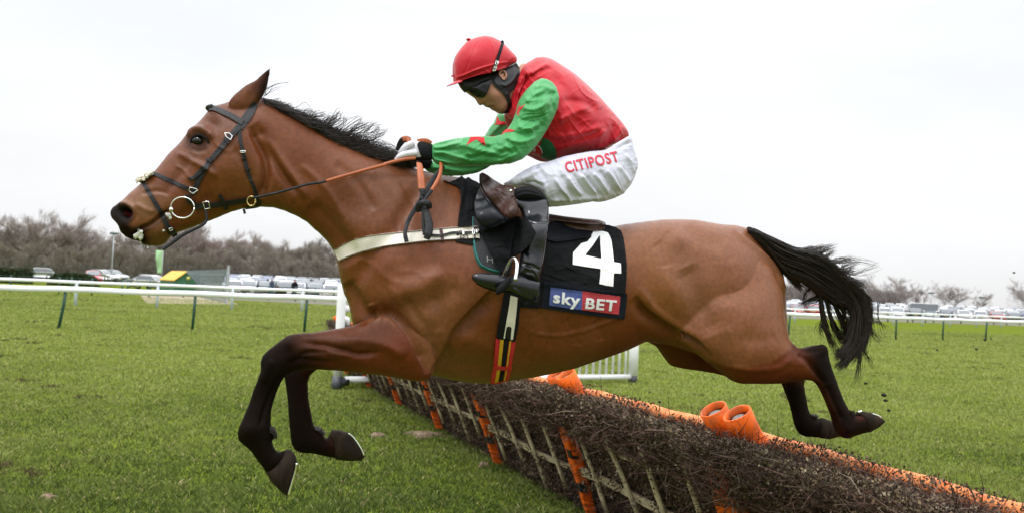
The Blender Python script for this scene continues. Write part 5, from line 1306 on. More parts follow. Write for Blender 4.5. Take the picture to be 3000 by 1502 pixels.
torso = Z2((905,268),(930,240),(960,222),(1015,190),(1060,187),(1110,200),(1180,243),(1260,297),(1340,368),(1420,448),(1500,538),(1560,608),(1592,655),(1597,685),(1560,720),(1480,748),(1440,777),
           (1290,795),(1200,815),(1140,835),(1085,843),(1030,815),(975,792),(950,720),(880,620),(830,560),(825,535),(850,480),(868,400),(880,330))
torso_rel = [('n', 52, 80, 16, 61, .0032), ('n', -35, 60, 16, 62, .0018), ('r', Z2((1150,600),(1250,540),(1350,500)), 9, .006), ('r', Z2((1080,680),(1200,690),(1330,660),(1450,620)), 10, .007), ('r', Z2((1130,770),(1250,740),(1380,700),(1480,640)), 9, .007),
             ('r', Z2((1110,300),(1200,400),(1260,520),(1280,640)), 16, -.007), ('r', Z2((1500,720),(1540,660),(1560,620)), 6, .006), ('r', Z2((1460,740),(1480,680),(1500,610)), 7, -.006),
             ('r', Z2((1400,770),(1420,700),(1440,640)), 7, .005), ('r', Z2((1170,470),(1280,470),(1400,520)), 11, -.006), ('r', Z2((930,300),(1000,280),(1100,220)), 8, .006),
             ('r', Z2((910,380),(960,330),(1040,280),(1120,260)), 7, -.005), ('r', Z2((1530,700),(1575,690),(1595,668)), 4, -.005), ('r', Z2((1200,250),(1330,400),(1430,520)), 14, .006),
             ('r', Z2((870,430),(895,360),(915,310)), 6, .005), ('r', Z2((1180,800),(1330,765),(1460,720)), 6, -.005)]
H_torso = inflate(torso, k=[(1650,300,2.0),(1600,200,1.9),(1500,230,1.3),(1750,400,1.9),(1820,400,1.7),(1640,460,1.7)], off=.01, res=2.5, rel=amp(torso_rel, 1.5))
# sleeves
sleeve = Z2((1045,322),(1000,345),(962,384),(927,430),(905,475),(900,520),(872,588),(838,640),(790,678),(745,690),(690,687),(600,690),(540,697),(500,702),(455,712),(410,722),(372,733),(356,745),(352,790),(357,830),
            (372,842),(392,862),(430,868),(490,868),(560,872),(650,870),(760,864),(860,856),(925,832),(985,782),(1035,720),(1085,640),(1122,572),(1150,505),(1158,440),(1142,380),(1112,345),(1080,328))
sl_rel = [('n', -20, 60, 11, 63, .0032), ('n', 60, 50, 11, 64, .0016), ('r', Z2((362,760),(420,755),(500,735),(560,715)), 5, .007), ('r', Z2((362,790),(430,790),(520,820),(640,850)), 6, .008), ('r', Z2((365,815),(420,820),(500,850)), 5, -.006),
          ('r', Z2((362,775),(430,772),(520,770)), 4, -.006), ('r', Z2((365,745),(430,735),(500,712)), 4, -.005), ('r', Z2((370,835),(430,845),(470,862)), 4, .006),
          ('r', Z2((640,700),(720,740),(800,760),(900,750)), 8, .006), ('r', Z2((830,700),(860,750),(890,800)), 7, -.008), ('r', Z2((800,690),(880,720),(950,720),(1010,690)), 8, .008),
          ('r', Z2((860,660),(940,680),(1010,650),(1060,600)), 7, -.007), ('r', Z2((890,620),(960,640),(1040,610)), 7, .007), ('r', Z2((900,580),(990,590),(1080,540)), 7, -.006),
          ('r', Z2((920,500),(1000,520),(1110,470)), 8, .007), ('r', Z2((960,450),(1050,430),(1130,420)), 8, -.006), ('r', Z2((940,470),(1000,430),(1080,380)), 7, .006),
          ('r', Z2((1000,380),(1060,370),(1120,400)), 7, .006), ('r', Z2((560,840),(680,810),(820,830)), 7, -.006), ('r', Z2((760,850),(850,820),(920,770)), 8, .006), ('r', Z2((1090,600),(1060,520),(1070,440)), 9, .005),
          ('r', Z2((1130,540),(1110,470),(1130,400)), 6, -.006), ('r', Z2((450,740),(560,745),(680,780),(760,800)), 9, .007), ('r', Z2((690,760),(760,745),(830,770)), 6, -.006), ('r', Z2((780,800),(830,780),(870,800)), 6, -.006)]
off_sl = [(1600,240,.175),(1590,300,.195),(1520,440,.21),(1400,430,.14),(1270,440,.05)]
H_sleeve = inflate(sleeve, k=[(1590,320,1.25),(1500,420,1.2),(1300,440,1.25)], off=off_sl, res=2, rel=amp(sl_rel, 1.35))
sleeve2 = Z2((772,545),(825,550),(860,600),(850,700),(760,850),(700,890),(640,918),(560,932),(480,938),(400,930),(340,915),(312,895),(318,862),(345,845),(400,830),(560,800),(660,740),(690,690),(722,630),(750,600))
H_sleeve2 = inflate(sleeve2, k=1.1, off=[(1480,350,-.16),(1400,480,-.12),(1260,490,-.07)], res=2.5,
                    rel=[('r', Z2((330,880),(420,890),(560,910)), 5, .006), ('r', Z2((700,700),(760,640),(800,600)), 6, .006), ('r', Z2((330,905),(400,905),(460,915)), 4, -.006), ('r', Z2((460,880),(560,890),(680,880)), 6, -.006)])
# breeches
thigh = Z2((1597,684),(1612,700),(1627,760),(1652,840),(1655,870),(1640,930),(1612,990),(1562,1050),(1500,1080),(1440,1098),(1380,1096),(1280,1113),(1180,1126),(1092,1133),(1084,1095),(1058,1058),(1020,1022),
           (970,998),(930,992),(888,1000),(866,985),(858,962),(885,935),(930,905),(1000,870),(1085,847),(1200,812),(1290,792),(1370,780),(1440,775),(1490,748),(1550,712))
th_rel = [('n', 62, 60, 11, 65, .0028), ('n', -10, 50, 10, 66, .0012), ('r', Z2((1090,1125),(1075,1050),(1060,960)), 5, .008), ('r', Z2((1000,870),(1060,930),(1075,1000)), 6, -.006), ('r', Z2((910,960),(980,930),(1050,880)), 7, .006), ('r', Z2((940,985),(1010,980),(1060,1010)), 6, -.006),
          ('r', Z2((1130,950),(1165,1010),(1210,1060),(1230,1090)), 5, .009), ('r', Z2((1210,940),(1250,1010),(1300,1060)), 5, .009), ('r', Z2((1290,930),(1335,990),(1390,1050)), 5, .009),
          ('r', Z2((1370,920),(1420,980),(1470,1050)), 5, .008), ('r', Z2((1450,900),(1500,960),(1540,1030)), 5, .008), ('r', Z2((1520,870),(1570,930),(1600,980)), 5, .007), ('r', Z2((1570,800),(1610,860),(1630,920)), 5, .005),
          ('r', Z2((1170,930),(1210,1000),(1260,1075)), 6, -.006), ('r', Z2((1330,940),(1380,1010),(1430,1075)), 6, -.006), ('r', Z2((1250,920),(1290,990),(1350,1070)), 6, -.006), ('r', Z2((1410,900),(1460,970),(1510,1050)), 6, -.006),
          ('r', Z2((1100,1090),(1200,1085),(1320,1080),(1440,1070)), 5, .006), ('r', Z2((1480,760),(1540,730),(1600,700)), 4, .005), ('r', Z2((1470,790),(1560,745),(1612,725)), 4, -.005)]
off_th = [(1850,480,.07),(1780,520,.11),(1650,520,.17),(1540,540,.20)]
H_thigh = inflate(thigh, k=[(1820,500,1.35),(1700,520,1.25),(1560,530,1.2)], off=off_th, res=2)
pelvis = Z2((1597,684),(1612,700),(1627,760),(1652,840),(1655,870),(1640,930),(1605,980),(1560,1030),(1480,1040),(1380,980),(1330,880),(1360,790),(1440,775),(1490,748),(1550,712))
H_pelvis = inflate(pelvis, k=1.75, off=.0, res=3)
thigh2 = Z2((1500,760),(1600,840),(1600,960),(1480,1060),(1300,1080),(1100,1090),(960,1040),(880,1010),(815,995),(802,985),(830,970),(900,930),(1000,880),(1200,830),(1400,790))
H_thigh2 = inflate(thigh2, k=1.2, off=[(1800,500,-.08),(1500,540,-.19)], res=3)
# boots
shin = Z3((418,205),(462,200),(540,198),(603,205),(611,250),(612,330),(604,400),(596,460),(588,520),(575,590),(562,660),(560,700),(540,690),(470,660),(430,640),(440,600),(452,570),(455,520),(470,450),(478,400),(470,330),(455,270),(425,240))
boff = [(1560,590,.235),(1580,700,.315),(1570,820,.33),(1400,820,.34)]
H_shin = inflate(shin, k=1.15, off=boff, res=2, rel=[('r', Z3((440,300),(520,335),(612,345)), 2.5, .004), ('r', Z3((470,600),(520,620),(556,680)), 4, .007), ('r', Z3((455,580),(510,590),(560,620)), 4, -.006), ('r', Z3((470,640),(520,650),(550,690)), 4, .006), ('r', Z3((500,230),(500,300),(500,420),(490,520)), 10, .003), ('r', Z3((480,580),(530,640),(545,690)), 3, -.006)])
foot = Z3((163,652),(172,640),(195,633),(250,632),(310,636),(350,645),(372,655),(420,640),(470,640),(530,668),(562,690),(558,740),(548,785),(530,800),(480,785),(430,765),(380,742),(330,742),(290,732),(240,716),(195,696),(170,672))
H_foot = inflate(foot, k=[(1400,810,1.35),(1550,840,1.1)], off=[(1390,810,.33),(1550,840,.33)], res=2, rel=[('r', Z3((400,720),(470,765),(540,795)), 4, .005)])
sole = Z3((163,652),(195,700),(240,722),(300,742),(360,752),(430,775),(480,795),(525,812),(546,806),(552,780),(520,790),(470,770),(400,742),(340,730),(280,720),(220,700))
H_sole = inflate(sole, k=2.6, off=.33, res=1.5)
shin2 = Z3((418,205),(560,200),(590,300),(575,450),(560,620),(470,640),(455,520),(470,400))
H_shin2 = inflate(shin2, k=1.1, off=[(1560,590,-.24),(1560,820,-.33)], res=4)
foot2 = Z3((200,640),(330,642),(470,640),(550,690),(540,780),(400,740),(260,715))
H_foot2 = inflate(foot2, k=1.1, off=-.33, res=4)
# gloves
glove = ZG((180,585),(190,560),(215,520),(240,490),(275,445),(300,405),(325,380),(345,345),(370,320),(400,290),(425,255),(452,230),(500,217),(560,214),(620,222),(690,224),(760,240),(830,258),(880,285),(885,400),(892,560),(860,578),(760,582),(640,575),(500,560),(380,556),(260,565))
H_glove = inflate(glove, k=1.15, off=.05, res=1.5, rel=[('r', ZG((300,430),(350,425),(410,432)), 1.6, -.004), ('r', ZG((420,500),(520,440),(600,420)), 5, .002), ('b', *ZG((470,300))[0], 12, 8, 0, .003)])
fing = []
def finger(pts, offs, r):
    return tube(p3(spline(ZG(*pts), 5), np.interp(np.linspace(0, 1, 5 * (len(pts) - 1) + 1), np.linspace(0, 1, len(offs)), offs)), r, 10)
fing.append(finger(((560,440),(440,455),(330,480),(250,520),(195,572)), (.075,.082,.080,.075,.07), [.013, .012, .011, .010, .007]))      # thumb along the rein
fing.append(finger(((520,260),(420,300),(350,360),(320,430),(370,490)), (.072,.075,.072,.066,.058), [.012, .011, .010, .0095, .008]))     # index
fing.append(finger(((500,250),(390,310),(315,390),(290,470),(350,530)), (.050,.052,.050,.046,.04), [.012, .011, .010, .0095, .008]))     # middle
fing.append(finger(((500,260),(385,325),(300,420),(275,500),(340,550)), (.028,.030,.028,.026,.022), [.0115, .011, .010, .009, .0075]))
fing.append(finger(((500,290),(400,350),(310,440),(270,520),(330,560)), (.008,.008,.008,.008,.006), [.011, .010, .009, .008, .007]))
glove2 = Z2((210,800),(230,780),(270,770),(330,780),(360,850),(340,890),(290,890),(230,870),(210,840))
H_glove2 = inflate(glove2, k=1.2, off=-.05, res=2.5)
def far_finger(dx, dy, o):
    return tube(p3(spline(Z2((270 + dx,790 + dy),(225 + dx,800 + dy),(205 + dx,835 + dy),(225 + dx,860 + dy)), 5), o), [.012, .011, .009, .007], 8)
fing2 = [far_finger(0, 0, -.03), far_finger(4, 6, -.052), far_finger(8, 12, -.074), far_finger(14, 20, -.094)]

def shrink(vfn, amt):
    v, f, n = vfn; return v - n * amt, f
ub = union([H_head, H_neck], voxel=.0032, smooth=2)
body_rest = union([H_torso, H_sleeve, H_sleeve2, H_thigh, H_pelvis, H_thigh2, H_shin, H_foot, H_shin2, H_foot2, H_glove, H_glove2, H_neck], voxel=.007, smooth=3)
rv, rf = shrink(body_rest, .012)
ab = union([(ub[0], ub[1]), (rv, rf)], voxel=.0034, smooth=1)
mesh('body', ab[0], ab[1], m_skin, jockey)
mesh('silk_top', *H_torso, m_red, jockey)
sl = mesh('sleeve', *H_sleeve, m_green, jockey); sl2 = mesh('sleeve', *H_sleeve2, m_green, jockey)
bv, bf, bn = union([H_thigh, H_pelvis, H_thigh2], voxel=.0036, smooth=4)
bp_ = project(bv); bs_ = np.clip(((bv - HP) @ HN - .03) / .04, 0, 1)
bv = bv + bn * (relief(bp_, amp(th_rel, 1.15)) * bs_ * np.clip(bn @ HN + .2, 0, 1))[:, None]
breeches = mesh('breeches', bv, bf, m_white, jockey)
boot = thing('boot', None, None, (0, 0, 0)); 
bpy.data.objects.remove(boot)
v, f = join(H_shin, H_foot); bt = mesh('boot', v, f, m_boot, jockey); mesh('sole', *H_sole, m_black, bt)
v, f = join(H_shin2, H_foot2); mesh('boot', v, f, m_boot, jockey)
m_glw = fabric('white glove cloth', (.60, .59, .64), bump=.2, bs=80)
gl = mesh('glove', *H_glove, m_glw, jockey)
for i, fg in enumerate(fing): mesh('thumb' if i == 0 else 'finger', fg[0], fg[1], m_glw, gl)
gl2 = mesh('glove', *H_glove2, m_black, jockey)
for fg in fing2: mesh('finger', fg[0], fg[1], m_black, gl2)
tglove = bvh(H_glove)
v, f = drape(ZG((592,275),(622,234),(700,220),(790,238),(830,256),(884,283),(888,400),(896,560),(862,580),(720,585),(560,578),(400,562),(300,568),(380,532),(560,525),(684,516),(645,450),(610,350)), tglove, off=.003, res=1.5)
mesh('glove_cuff', v, f, m_black, gl)
# knee sock band
band = Z3((415,145),(470,128),(530,140),(570,165),(606,212),(560,208),(462,208),(430,215),(418,190))
v, f = inflate(band, k=1.6, off=.24, res=2, rel=[('r', Z3((420,170),(480,150),(560,175)), 2, .004), ('r', Z3((425,190),(490,175),(580,195)), 2, .004)])
mesh('knee_band', v, f, m_black, jockey)
# helmet: silk cap, peak, strap, lining, goggles, ear
cap = ZH((215,742),(205,690),(208,640),(198,560),(203,460),(225,375),(250,325),(300,255),(345,205),(385,163),(440,133),(500,110),(560,92),(650,76),(710,84),(770,98),(870,150),(930,200),(980,248),(1030,300),(1075,345),(1113,395),
         (1114,440),(1102,468),(1040,500),(960,541),(880,566),(820,585),(770,600),(720,622),(660,630),(600,640),(540,655),(480,672),(410,695),(350,716),(290,735))
cap_rel = [('r', ZH((200,690),(340,650),(480,590),(620,540),(760,500),(900,470),(1110,445)), 2.6, .005), ('r', ZH((240,720),(420,670),(600,600),(720,560)), 2.2, -.004), ('r', ZH((640,560),(680,590),(700,620)), 3, .003),
           ('r', ZH((980,440),(1040,400),(1080,370)), 5, .003), ('r', ZH((600,100),(500,250),(420,450),(350,640)), 3, -.0015), ('r', ZH((660,80),(760,200),(800,400)), 3, .0015), ('r', ZH((840,560),(930,510),(1060,470)), 4, -.003)]
capx = list(cap[:26]) + ZH((1112,520),(1080,640),(980,760),(800,840),(600,860),(400,840),(280,800))
CV, CF = inflate(capx, k=[(1400,160,1.75),(1480,160,1.6),(1340,200,1.6),(1420,220,1.7)], off=HO, res=1.5, rel=cap_rel)
cq = project(CV)
rim = np.array(sorted(ZH((150,760),(215,742),(290,735),(350,716),(410,695),(480,672),(540,655),(600,640),(660,630),(720,622),(770,600),(820,585),(880,566),(960,541),(1040,500),(1102,468),(1180,440))))
keepv = cq[:, 1] < np.interp(cq[:, 0], rim[:, 0], rim[:, 1])
CF = CF[keepv[CF].sum(1) >= 3]
H_cap = (CV, CF)
helmet = mesh('helmet_cap', *H_cap, m_redc, jockey)
# peak: a curved plate
pk = []; ns = 15; nr_ = 6
inner = ZH((235,735))[0]; outer = ZH((92,812))[0]
for k_ in range(2):
    for i in range(ns):
        a = -1 + 2 * i / (ns - 1); yo = a * .085
        fr = math.sqrt(max(0, 1 - a * a * .97))
        for j in range(nr_):
            q = j / (nr_ - 1) * fr
            bx_, by_ = ZH((250 + 90 * (1 - fr) + (92 - 250) * q, 728 + 10 * (1 - fr) + (812 - 728) * q))[0]
            p = p3([(bx_, by_ + (1.2 if k_ else -1.6) * 1.0)], HO - yo)[0]
            pk.append(p)
G = lambda k_, i, j: k_ * ns * nr_ + i * nr_ + j
pf = []
for i in range(ns - 1):
    for j in range(nr_ - 1):
        pf.append((G(0,i,j), G(0,i+1,j), G(0,i+1,j+1), G(0,i,j+1))); pf.append((G(1,i,j), G(1,i,j+1), G(1,i+1,j+1), G(1,i+1,j)))
    pf.append((G(0,i,nr_-1), G(0,i+1,nr_-1), G(1,i+1,nr_-1), G(1,i,nr_-1))); pf.append((G(0,i,0), G(1,i,0), G(1,i+1,0), G(0,i+1,0)))
mesh('peak', pk, pf, m_redc, helmet)
v, f = ellipsoid(p3(ZH((412,134)), HO)[0], (.009, .009, .005), 10, 6); mesh('cap_button', v, f, m_redc, helmet)
v, f = tube(p3(spline(ZH((158,664),(190,660),(215,672),(208,700)), 4), HO), [.0025, .004, .003], 6); mesh('cap_tie', v, f, m_redc, helmet)
th = bvh((ub[0], ub[1]), H_cap)
lining = ZH((735,640),(760,606),(820,588),(880,568),(960,545),(1040,505),(1105,470),(1150,540),(1155,600),(1150,680),(1120,760),(1080,845),(1020,905),(1012,960),(1030,1040),(1050,1085),(1040,1120),(1010,1185),(960,1208),(905,1206),
            (950,1165),(985,1120),(982,1050),(960,990),(925,935),(880,885),(820,840),(775,790),(745,730))
v, f = drape(lining, th, off=.006, res=1.5, rel=[('r', ZH((830,760),(950,800),(1060,720),(1130,600)), 5, .006), ('r', ZH((780,700),(820,780),(900,850)), 4, .004), ('r', ZH((960,900),(1000,1000),(1020,1100)), 5, .004)])
mesh('helmet_harness', v, f, m_lining, helmet)
ear_ = ZH((845,600),(860,578),(890,566),(925,572),(955,600),(972,640),(965,690),(935,718),(910,714),(890,690),(862,660),(848,630))
v, f = drape(ear_, th, off=.010, res=1, rel=[('r', ZH((855,600),(890,575),(935,592),(962,650),(945,705)), 2.2, .006), ('r', ZH((880,640),(900,610),(930,640),(920,690)), 2, -.006)], smooth=20)
mesh('ear', v, f, m_skin, jockey)
gog = ZH((252,768),(300,828),(350,906),(378,888),(406,880),(430,905),(470,945),(520,967),(570,976),(625,976),(655,950),(680,905),(705,850),(730,790),(748,735),(742,680),(722,626),(660,634),(600,644),(540,658),(480,675),(400,700),(320,735))
v, f = drape(gog, th, off=.010, res=1.5, rel=[('r', ZH((400,870),(500,800),(620,730),(740,690)), 3, -.004), ('b', *ZH((540,870))[0], 24, 14, 30, .006)])
gg = mesh('goggles', v, f, mat('grey goggle frame', (.018, .018, .018), rough=.5, spec=.25), jockey)
lens = ZH((410,872),(440,905),(480,940),(525,962),(575,970),(622,970),(650,945),(675,900),(700,845),(722,780),(735,720),(690,722),(620,740),(540,780),(470,825))
tg = bvh((v, f)); v, f = drape(lens, tg, off=.003, res=1.5, rel=[('b', *ZH((560,870))[0], 22, 13, 30, .004)]); mesh('lens', v, f, m_blk_gl, gg)
for nm_, off_ in (('near', 1), ('far', -1)):
    pass
tcap = bvh(H_cap)
v, f = drape(strip(ZH((892,150),(905,185),(880,270),(850,360),(820,450),(790,540),(765,620),(735,665)), [7.5, 8.5, 9, 10, 10, 9]), bvh(H_cap, (ub[0], ub[1])), off=.003, res=1.2, smooth=2)
gs = mesh('goggle_strap', v, f, m_black, gg)
# nostril, lips
m_lip = mat('lip skin', (.30, .09, .08), rough=.45)
v, f = drape(strip(ZH((692,1112),(720,1104),(760,1098),(790,1092)), [2.5, 3, 2]), th, off=.001, res=.8, smooth=1); mesh('mouth', v, f, mat('dark mouth line', (.08, .02, .018), rough=.6), jockey)
v, f = drape(ZH((690,1112),(730,1098),(775,1095),(740,1106)), th, off=.0015, res=.8, smooth=1); mesh('lip', v, f, m_lip, jockey)
v, f = drape(ZH((755,1125),(790,1110),(800,1118),(775,1140),(758,1140)), th, off=.0015, res=.8, smooth=1); mesh('lip', v, f, m_lip, jockey)
v, f = drape(ZH((608,1072),(625,1062),(636,1058),(622,1074)), th, off=.001, res=.8, smooth=1); mesh('nostril', v, f, mat('dark nostril', (.06, .02, .018), rough=.7), jockey)
# collar, silk details
tt_ = bvh(H_torso, (ub[0], ub[1]))
v, f = drape(ZH((1190,560),(1250,600),(1230,720),(1180,830),(1130,960),(1120,1080),(1120,1180),(1060,1290),(960,1290),(950,1215),(1010,1190),(1050,1120),(1030,1000),(1070,880),(1120,770),(1160,650)), tt_, off=.012, res=2, smooth=14,
             rel=[('r', ZH((1200,650),(1150,800),(1100,940)), 3, .004), ('r', ZH((1240,640),(1200,780),(1170,900)), 3, -.003)])
mesh('collar', v, f, m_red, jockey)
ts = bvh(H_sleeve); ts2 = bvh(H_sleeve2); tt = bvh(H_torso)
def star(pts, tree, m=m_star, parent=sl, off=.0015, nm_='star'):
    v, f = drape(pts, tree, off=off, res=1.2, smooth=1, skirt=.003); return mesh(nm_, v, f, m, parent)
star(ZG((1600,140),(1700,134),(1760,134),(1860,148),(1868,220),(1890,315),(1830,280),(1718,185),(1620,240),(1518,298),(1570,215)), ts)
star(Z2((790,680),(808,655),(822,643),(850,642),(882,652),(850,660),(815,664)), ts)
star(Z2((905,490),(915,505),(945,480),(925,510),(903,535),(905,560),(890,545),(885,555),(893,520)), ts)
star(Z2((765,560),(775,575),(780,590),(828,600),(826,612),(790,616),(748,612),(760,600)), ts2, parent=sl2)
star(Z2((690,690),(745,682),(760,690),(740,696)), ts2, parent=sl2)
star(Z2((1050,700),(1085,705),(1115,730),(1138,775),(1143,830),(1120,838),(1085,843),(1045,825),(1030,780)), tt, m=m_dgreen, parent=[o for o in jockey.children if o.name.startswith('silk_top')][0], nm_='panel')
top_o = [o for o in jockey.children if o.name.startswith('silk_top')][0]
star(Z2((975,790),(968,768),(1000,748),(1025,742),(1045,765),(1052,800),(1035,812)), tt, parent=top_o, nm_='badge', off=.003)
star(strip(Z2((1018,742),(1040,762),(1052,795)), 3), tt, m=m_white, parent=top_o, off=.005, nm_='badge_rim')
star(strip(Z2((982,785),(992,770),(1002,785),(1008,765)), 2.2), tt, m=m_white, parent=top_o, off=.005, nm_='badge_mark')
star(strip(Z2((1262,290),(1290,308),(1312,330)), 5), tt, m=m_green, parent=top_o, off=.002, nm_='back_panel')

# writing laid on surfaces
def text(body, o, ux, uy, tree, m, parent, nm_, off=.0035, bold=0.0, res=1.0):
    """o: photo point of the start of the base line; ux: end of the base line; uy: photo point above o at cap height"""
    cu = bpy.data.curves.new('t', 'FONT'); cu.body = body; cu.size = 1; cu.space_character = 1.1; cu.offset = bold; cu.resolution_u = 4
    to = bpy.data.objects.new('t', cu); col.objects.link(to)
    dg = bpy.context.evaluated_depsgraph_get(); dg.update()
    me = bpy.data.meshes.new_from_object(to.evaluated_get(dg))
    P = np.array([v.co[:2] for v in me.vertices]); Fc = [tuple(p.vertices) for p in me.polygons]
    bpy.data.objects.remove(to); bpy.data.meshes.remove(me)
    E = {}
    for fc in Fc:
        for i in range(len(fc)):
            e = (fc[i], fc[(i + 1) % len(fc)])
            if (e[1], e[0]) in E: del E[(e[1], e[0])]
            else: E[e] = 1
    x0, x1 = P[:, 0].min(), P[:, 0].max(); capH = .70
    o, ux, uy = map(lambda q: np.array(q, float), (o, ux, uy))
    Q = o + ((P[:, :1] - x0) / (x1 - x0)) * (ux - o) + (P[:, 1:] / capH) * (uy - o)
    rings = [Q[[a, b]] for a, b in E]
    V = drape(rings, tree, off=off, res=res, smooth=1, skirt=.002)
    return mesh(nm_, *V, m, parent)
m_let = mat('red lettering', (.50, .012, .035), rough=.6, var=.05)
tbr = bvh((bv, bf))
text('CITIPOST', Z2((1207,916))[0], Z2((1540,843))[0], Z2((1185,853))[0], tbr, m_let, breeches, 'lettering', bold=.022)
m_wh = mat('white print', (.78, .78, .78), rough=.5, var=.04)
text('SSG', ZH((795,618))[0], ZH((850,450))[0], ZH((757,595))[0], bvh((np.concatenate([o_ for o_ in [np.array([np.array(q.co) + rootloc(gs) for q in gs.data.vertices])]]), [tuple(p.vertices) for p in gs.data.polygons])), m_wh, gs, 'lettering', off=.002, bold=.03, res=.6)
# ================================================================== TACK
m_strap = mat('black bridle leather', (.011, .011, .013), rough=.5, bump=.3, bscale=160, var=.25, spec=.3)
m_brown = mat('worn brown saddle leather', (.042, .015, .010), rough=.4, bump=.4, bscale=70, var=.4, spec=.35)
m_panel = mat('black saddle leather', (.006, .007, .010), rough=.3, bump=.2, bscale=30, var=.2, spec=.22)
m_cloth = mat('black saddle cloth', (.0085, .009, .010), rough=.9, bump=.8, bscale=22, bdist=.02, var=.25, spec=.1)
m_navy = mat('navy cloth band', (.006, .008, .014), rough=.9, bump=.4, bscale=300, bdist=.002, var=.15, spec=.2)
m_teal = mat('teal edging tape', (.008, .13, .12), rough=.6, bump=.3, bscale=300, var=.1)
m_cream = mat('cream webbing', (.72, .67, .60), rough=.75, bump=.4, bscale=220, bdist=.002, var=.08, vscale=20)
m_tan = mat('orange-brown rein rubber', (.33, .080, .020), rough=.5, bump=.3, bscale=260, bdist=.002, var=.12)
m_whc = mat('white number cloth', (.80, .80, .80), rough=.7, bump=.2, bscale=60, var=.03)
HB = (hv, hf); thb = bvh(HB)
def vf_of(*objs):
    o_ = []
    for o in objs:
        o_.append((np.array([np.array(q.co) for q in o.data.vertices]) + rootloc(o), [tuple(p.vertices) for p in o.data.polygons]))
    return o_
# --- saddle cloth with number
nc = thing('number_cloth', 'black number cloth with a large white 4 on the horse behind the saddle', 'saddle cloth', horse_base)
cl = Z3((470,640),(560,690),(585,560),(600,430),(605,345),(650,330),(760,345),(860,355),(912,352),(960,356),(1000,368),(1032,390),(1046,430),(1056,500),(1064,580),(1063,660),(1056,755),(800,735),(580,700),(560,840),(500,838),(440,830),(450,740))
nc_rel = [('n', 20, 60, 18, 71, .0035), ('r', Z3((600,560),(660,520),(720,470)), 5, .005), ('r', Z3((620,480),(700,470),(800,460)), 4, -.004), ('r', Z3((640,620),(720,600),(800,620)), 6, .004), ('r', Z3((1010,380),(1040,480),(1045,620)), 7, .005),
          ('r', Z3((930,370),(980,450),(1000,560)), 6, -.003), ('r', Z3((600,650),(680,680),(780,680)), 5, -.003), ('r', Z3((560,760),(520,800),(470,820)), 5, .004)]
V1 = drape(cl, thb, off=.007, res=2.5, rel=nc_rel, smooth=30); cloth = mesh('cloth', *V1, m_cloth, nc)
bd = Z3((582,684),(700,696),(860,720),(1000,742),(1068,754),(1060,840),(1052,902),(900,886),(740,862),(566,836))
V2 = drape(bd, bvh(V1, HB), off=.008, res=2.5, smooth=20); band_ = mesh('sponsor_band', *V2, m_navy, nc)
four = [Z3((862,384),(880,378),(898,390),(930,392),(955,400),(966,420),(975,445),(984,510),(990,570),(1030,577),(1033,637),(990,634),(986,712),(945,706),(905,696),(910,650),(912,608),(830,598),(750,584),(752,515),(775,490),(800,462),(835,452),(858,425)),
        Z3((908,412),(870,470),(822,530),(870,540),(917,552),(912,480))]
tcl = bvh(V1); V3 = drape(four, tcl, off=.003, res=1.5, smooth=1, skirt=.003); mesh('number', *V3, m_whc, nc)
tb2 = bvh(V2)
m_blue = mat('blue print', (.050, .075, .26), rough=.45, var=.25, vscale=18, bump=.3, bscale=50); m_rdp = mat('red print', (.40, .030, .050), rough=.45, var=.22, vscale=18, bump=.3, bscale=50)
Vb = drape(Z3((622,716),(720,728),(806,739),(803,848),(700,835),(612,821)), tb2, off=.003, res=2, smooth=1, skirt=.003); pb = mesh('logo_patch', *Vb, m_blue, nc)
Vr = drape(Z3((806,739),(920,755),(1028,770),(1018,875),(910,862),(803,848)), tb2, off=.003, res=2, smooth=1, skirt=.003); pr_ = mesh('logo_patch', *Vr, m_rdp, nc)
m_sil = mat('silver white lettering', (.72, .72, .74), rough=.5, var=.05)
text('sky', Z3((635,802))[0], Z3((792,826))[0], Z3((640,738))[0], bvh(Vb), m_sil, pb, 'lettering', off=.003, bold=.03)
text('BET', Z3((822,838))[0], Z3((1000,854))[0], Z3((830,778))[0], bvh(Vr), m_sil, pr_, 'lettering', off=.003, bold=.03)

# --- saddle
sad = thing('saddle', 'small brown and black racing saddle under the crouched jockey', 'saddle', horse_base)
wc = thing('neck_cloth', 'rumpled black cloth over the withers in front of the saddle', 'cloth', horse_base)
V = drape(ZM((620,195),(670,215),(720,232),(760,212),(800,200),(840,170),(875,150),(895,175),(920,190),(945,170),(965,172),(1000,200),(1060,225),(1105,255),(1105,300),(1065,380),(1040,440),(1060,620),(1040,790),(930,792),(820,792),(828,700),(840,600),(862,480),(858,380),(840,300),(790,270),(700,240)),
          thb, off=.010, res=2, smooth=25, rel=[('r', ZM((870,160),(900,260),(880,400),(850,560)), 6, .010), ('r', ZM((960,180),(980,300),(950,460),(940,640)), 7, .010), ('r', ZM((920,200),(930,340),(900,560),(890,700)), 5, -.007), ('r', ZM((1040,250),(1010,400),(1000,600)), 6, .008)], sway=.0)
mesh('cloth', *V, m_cloth, wc); VW = V
V = drape(Z3((78,365),(178,372),(178,472),(120,462),(70,452)), thb, off=.006, res=2, smooth=20); 
mesh('cloth_corner', *V, m_cloth, wc)
wp = thing('weight_pad', 'dark saddle pad with teal edging showing in front of the girth', 'saddle pad', horse_base)
pad = Z3((165,305),(230,320),(330,420),(400,560),(390,640),(325,632),(270,618),(215,592),(188,545),(174,470),(168,380))
VP = drape(pad, thb, off=.012, res=2, smooth=25); mesh('pad', *VP, mat('dark grey pad', (.016, .018, .021), rough=.75, bump=.3, bscale=200), wp)
V = drape(strip(Z3((166,308),(167,380),(174,460),(190,540),(218,592),(272,617),(330,630)), [7, 8, 9, 9]), bvh(VP, HB), off=.003, res=1.5, smooth=2); mesh('edging', *V, m_teal, wp)
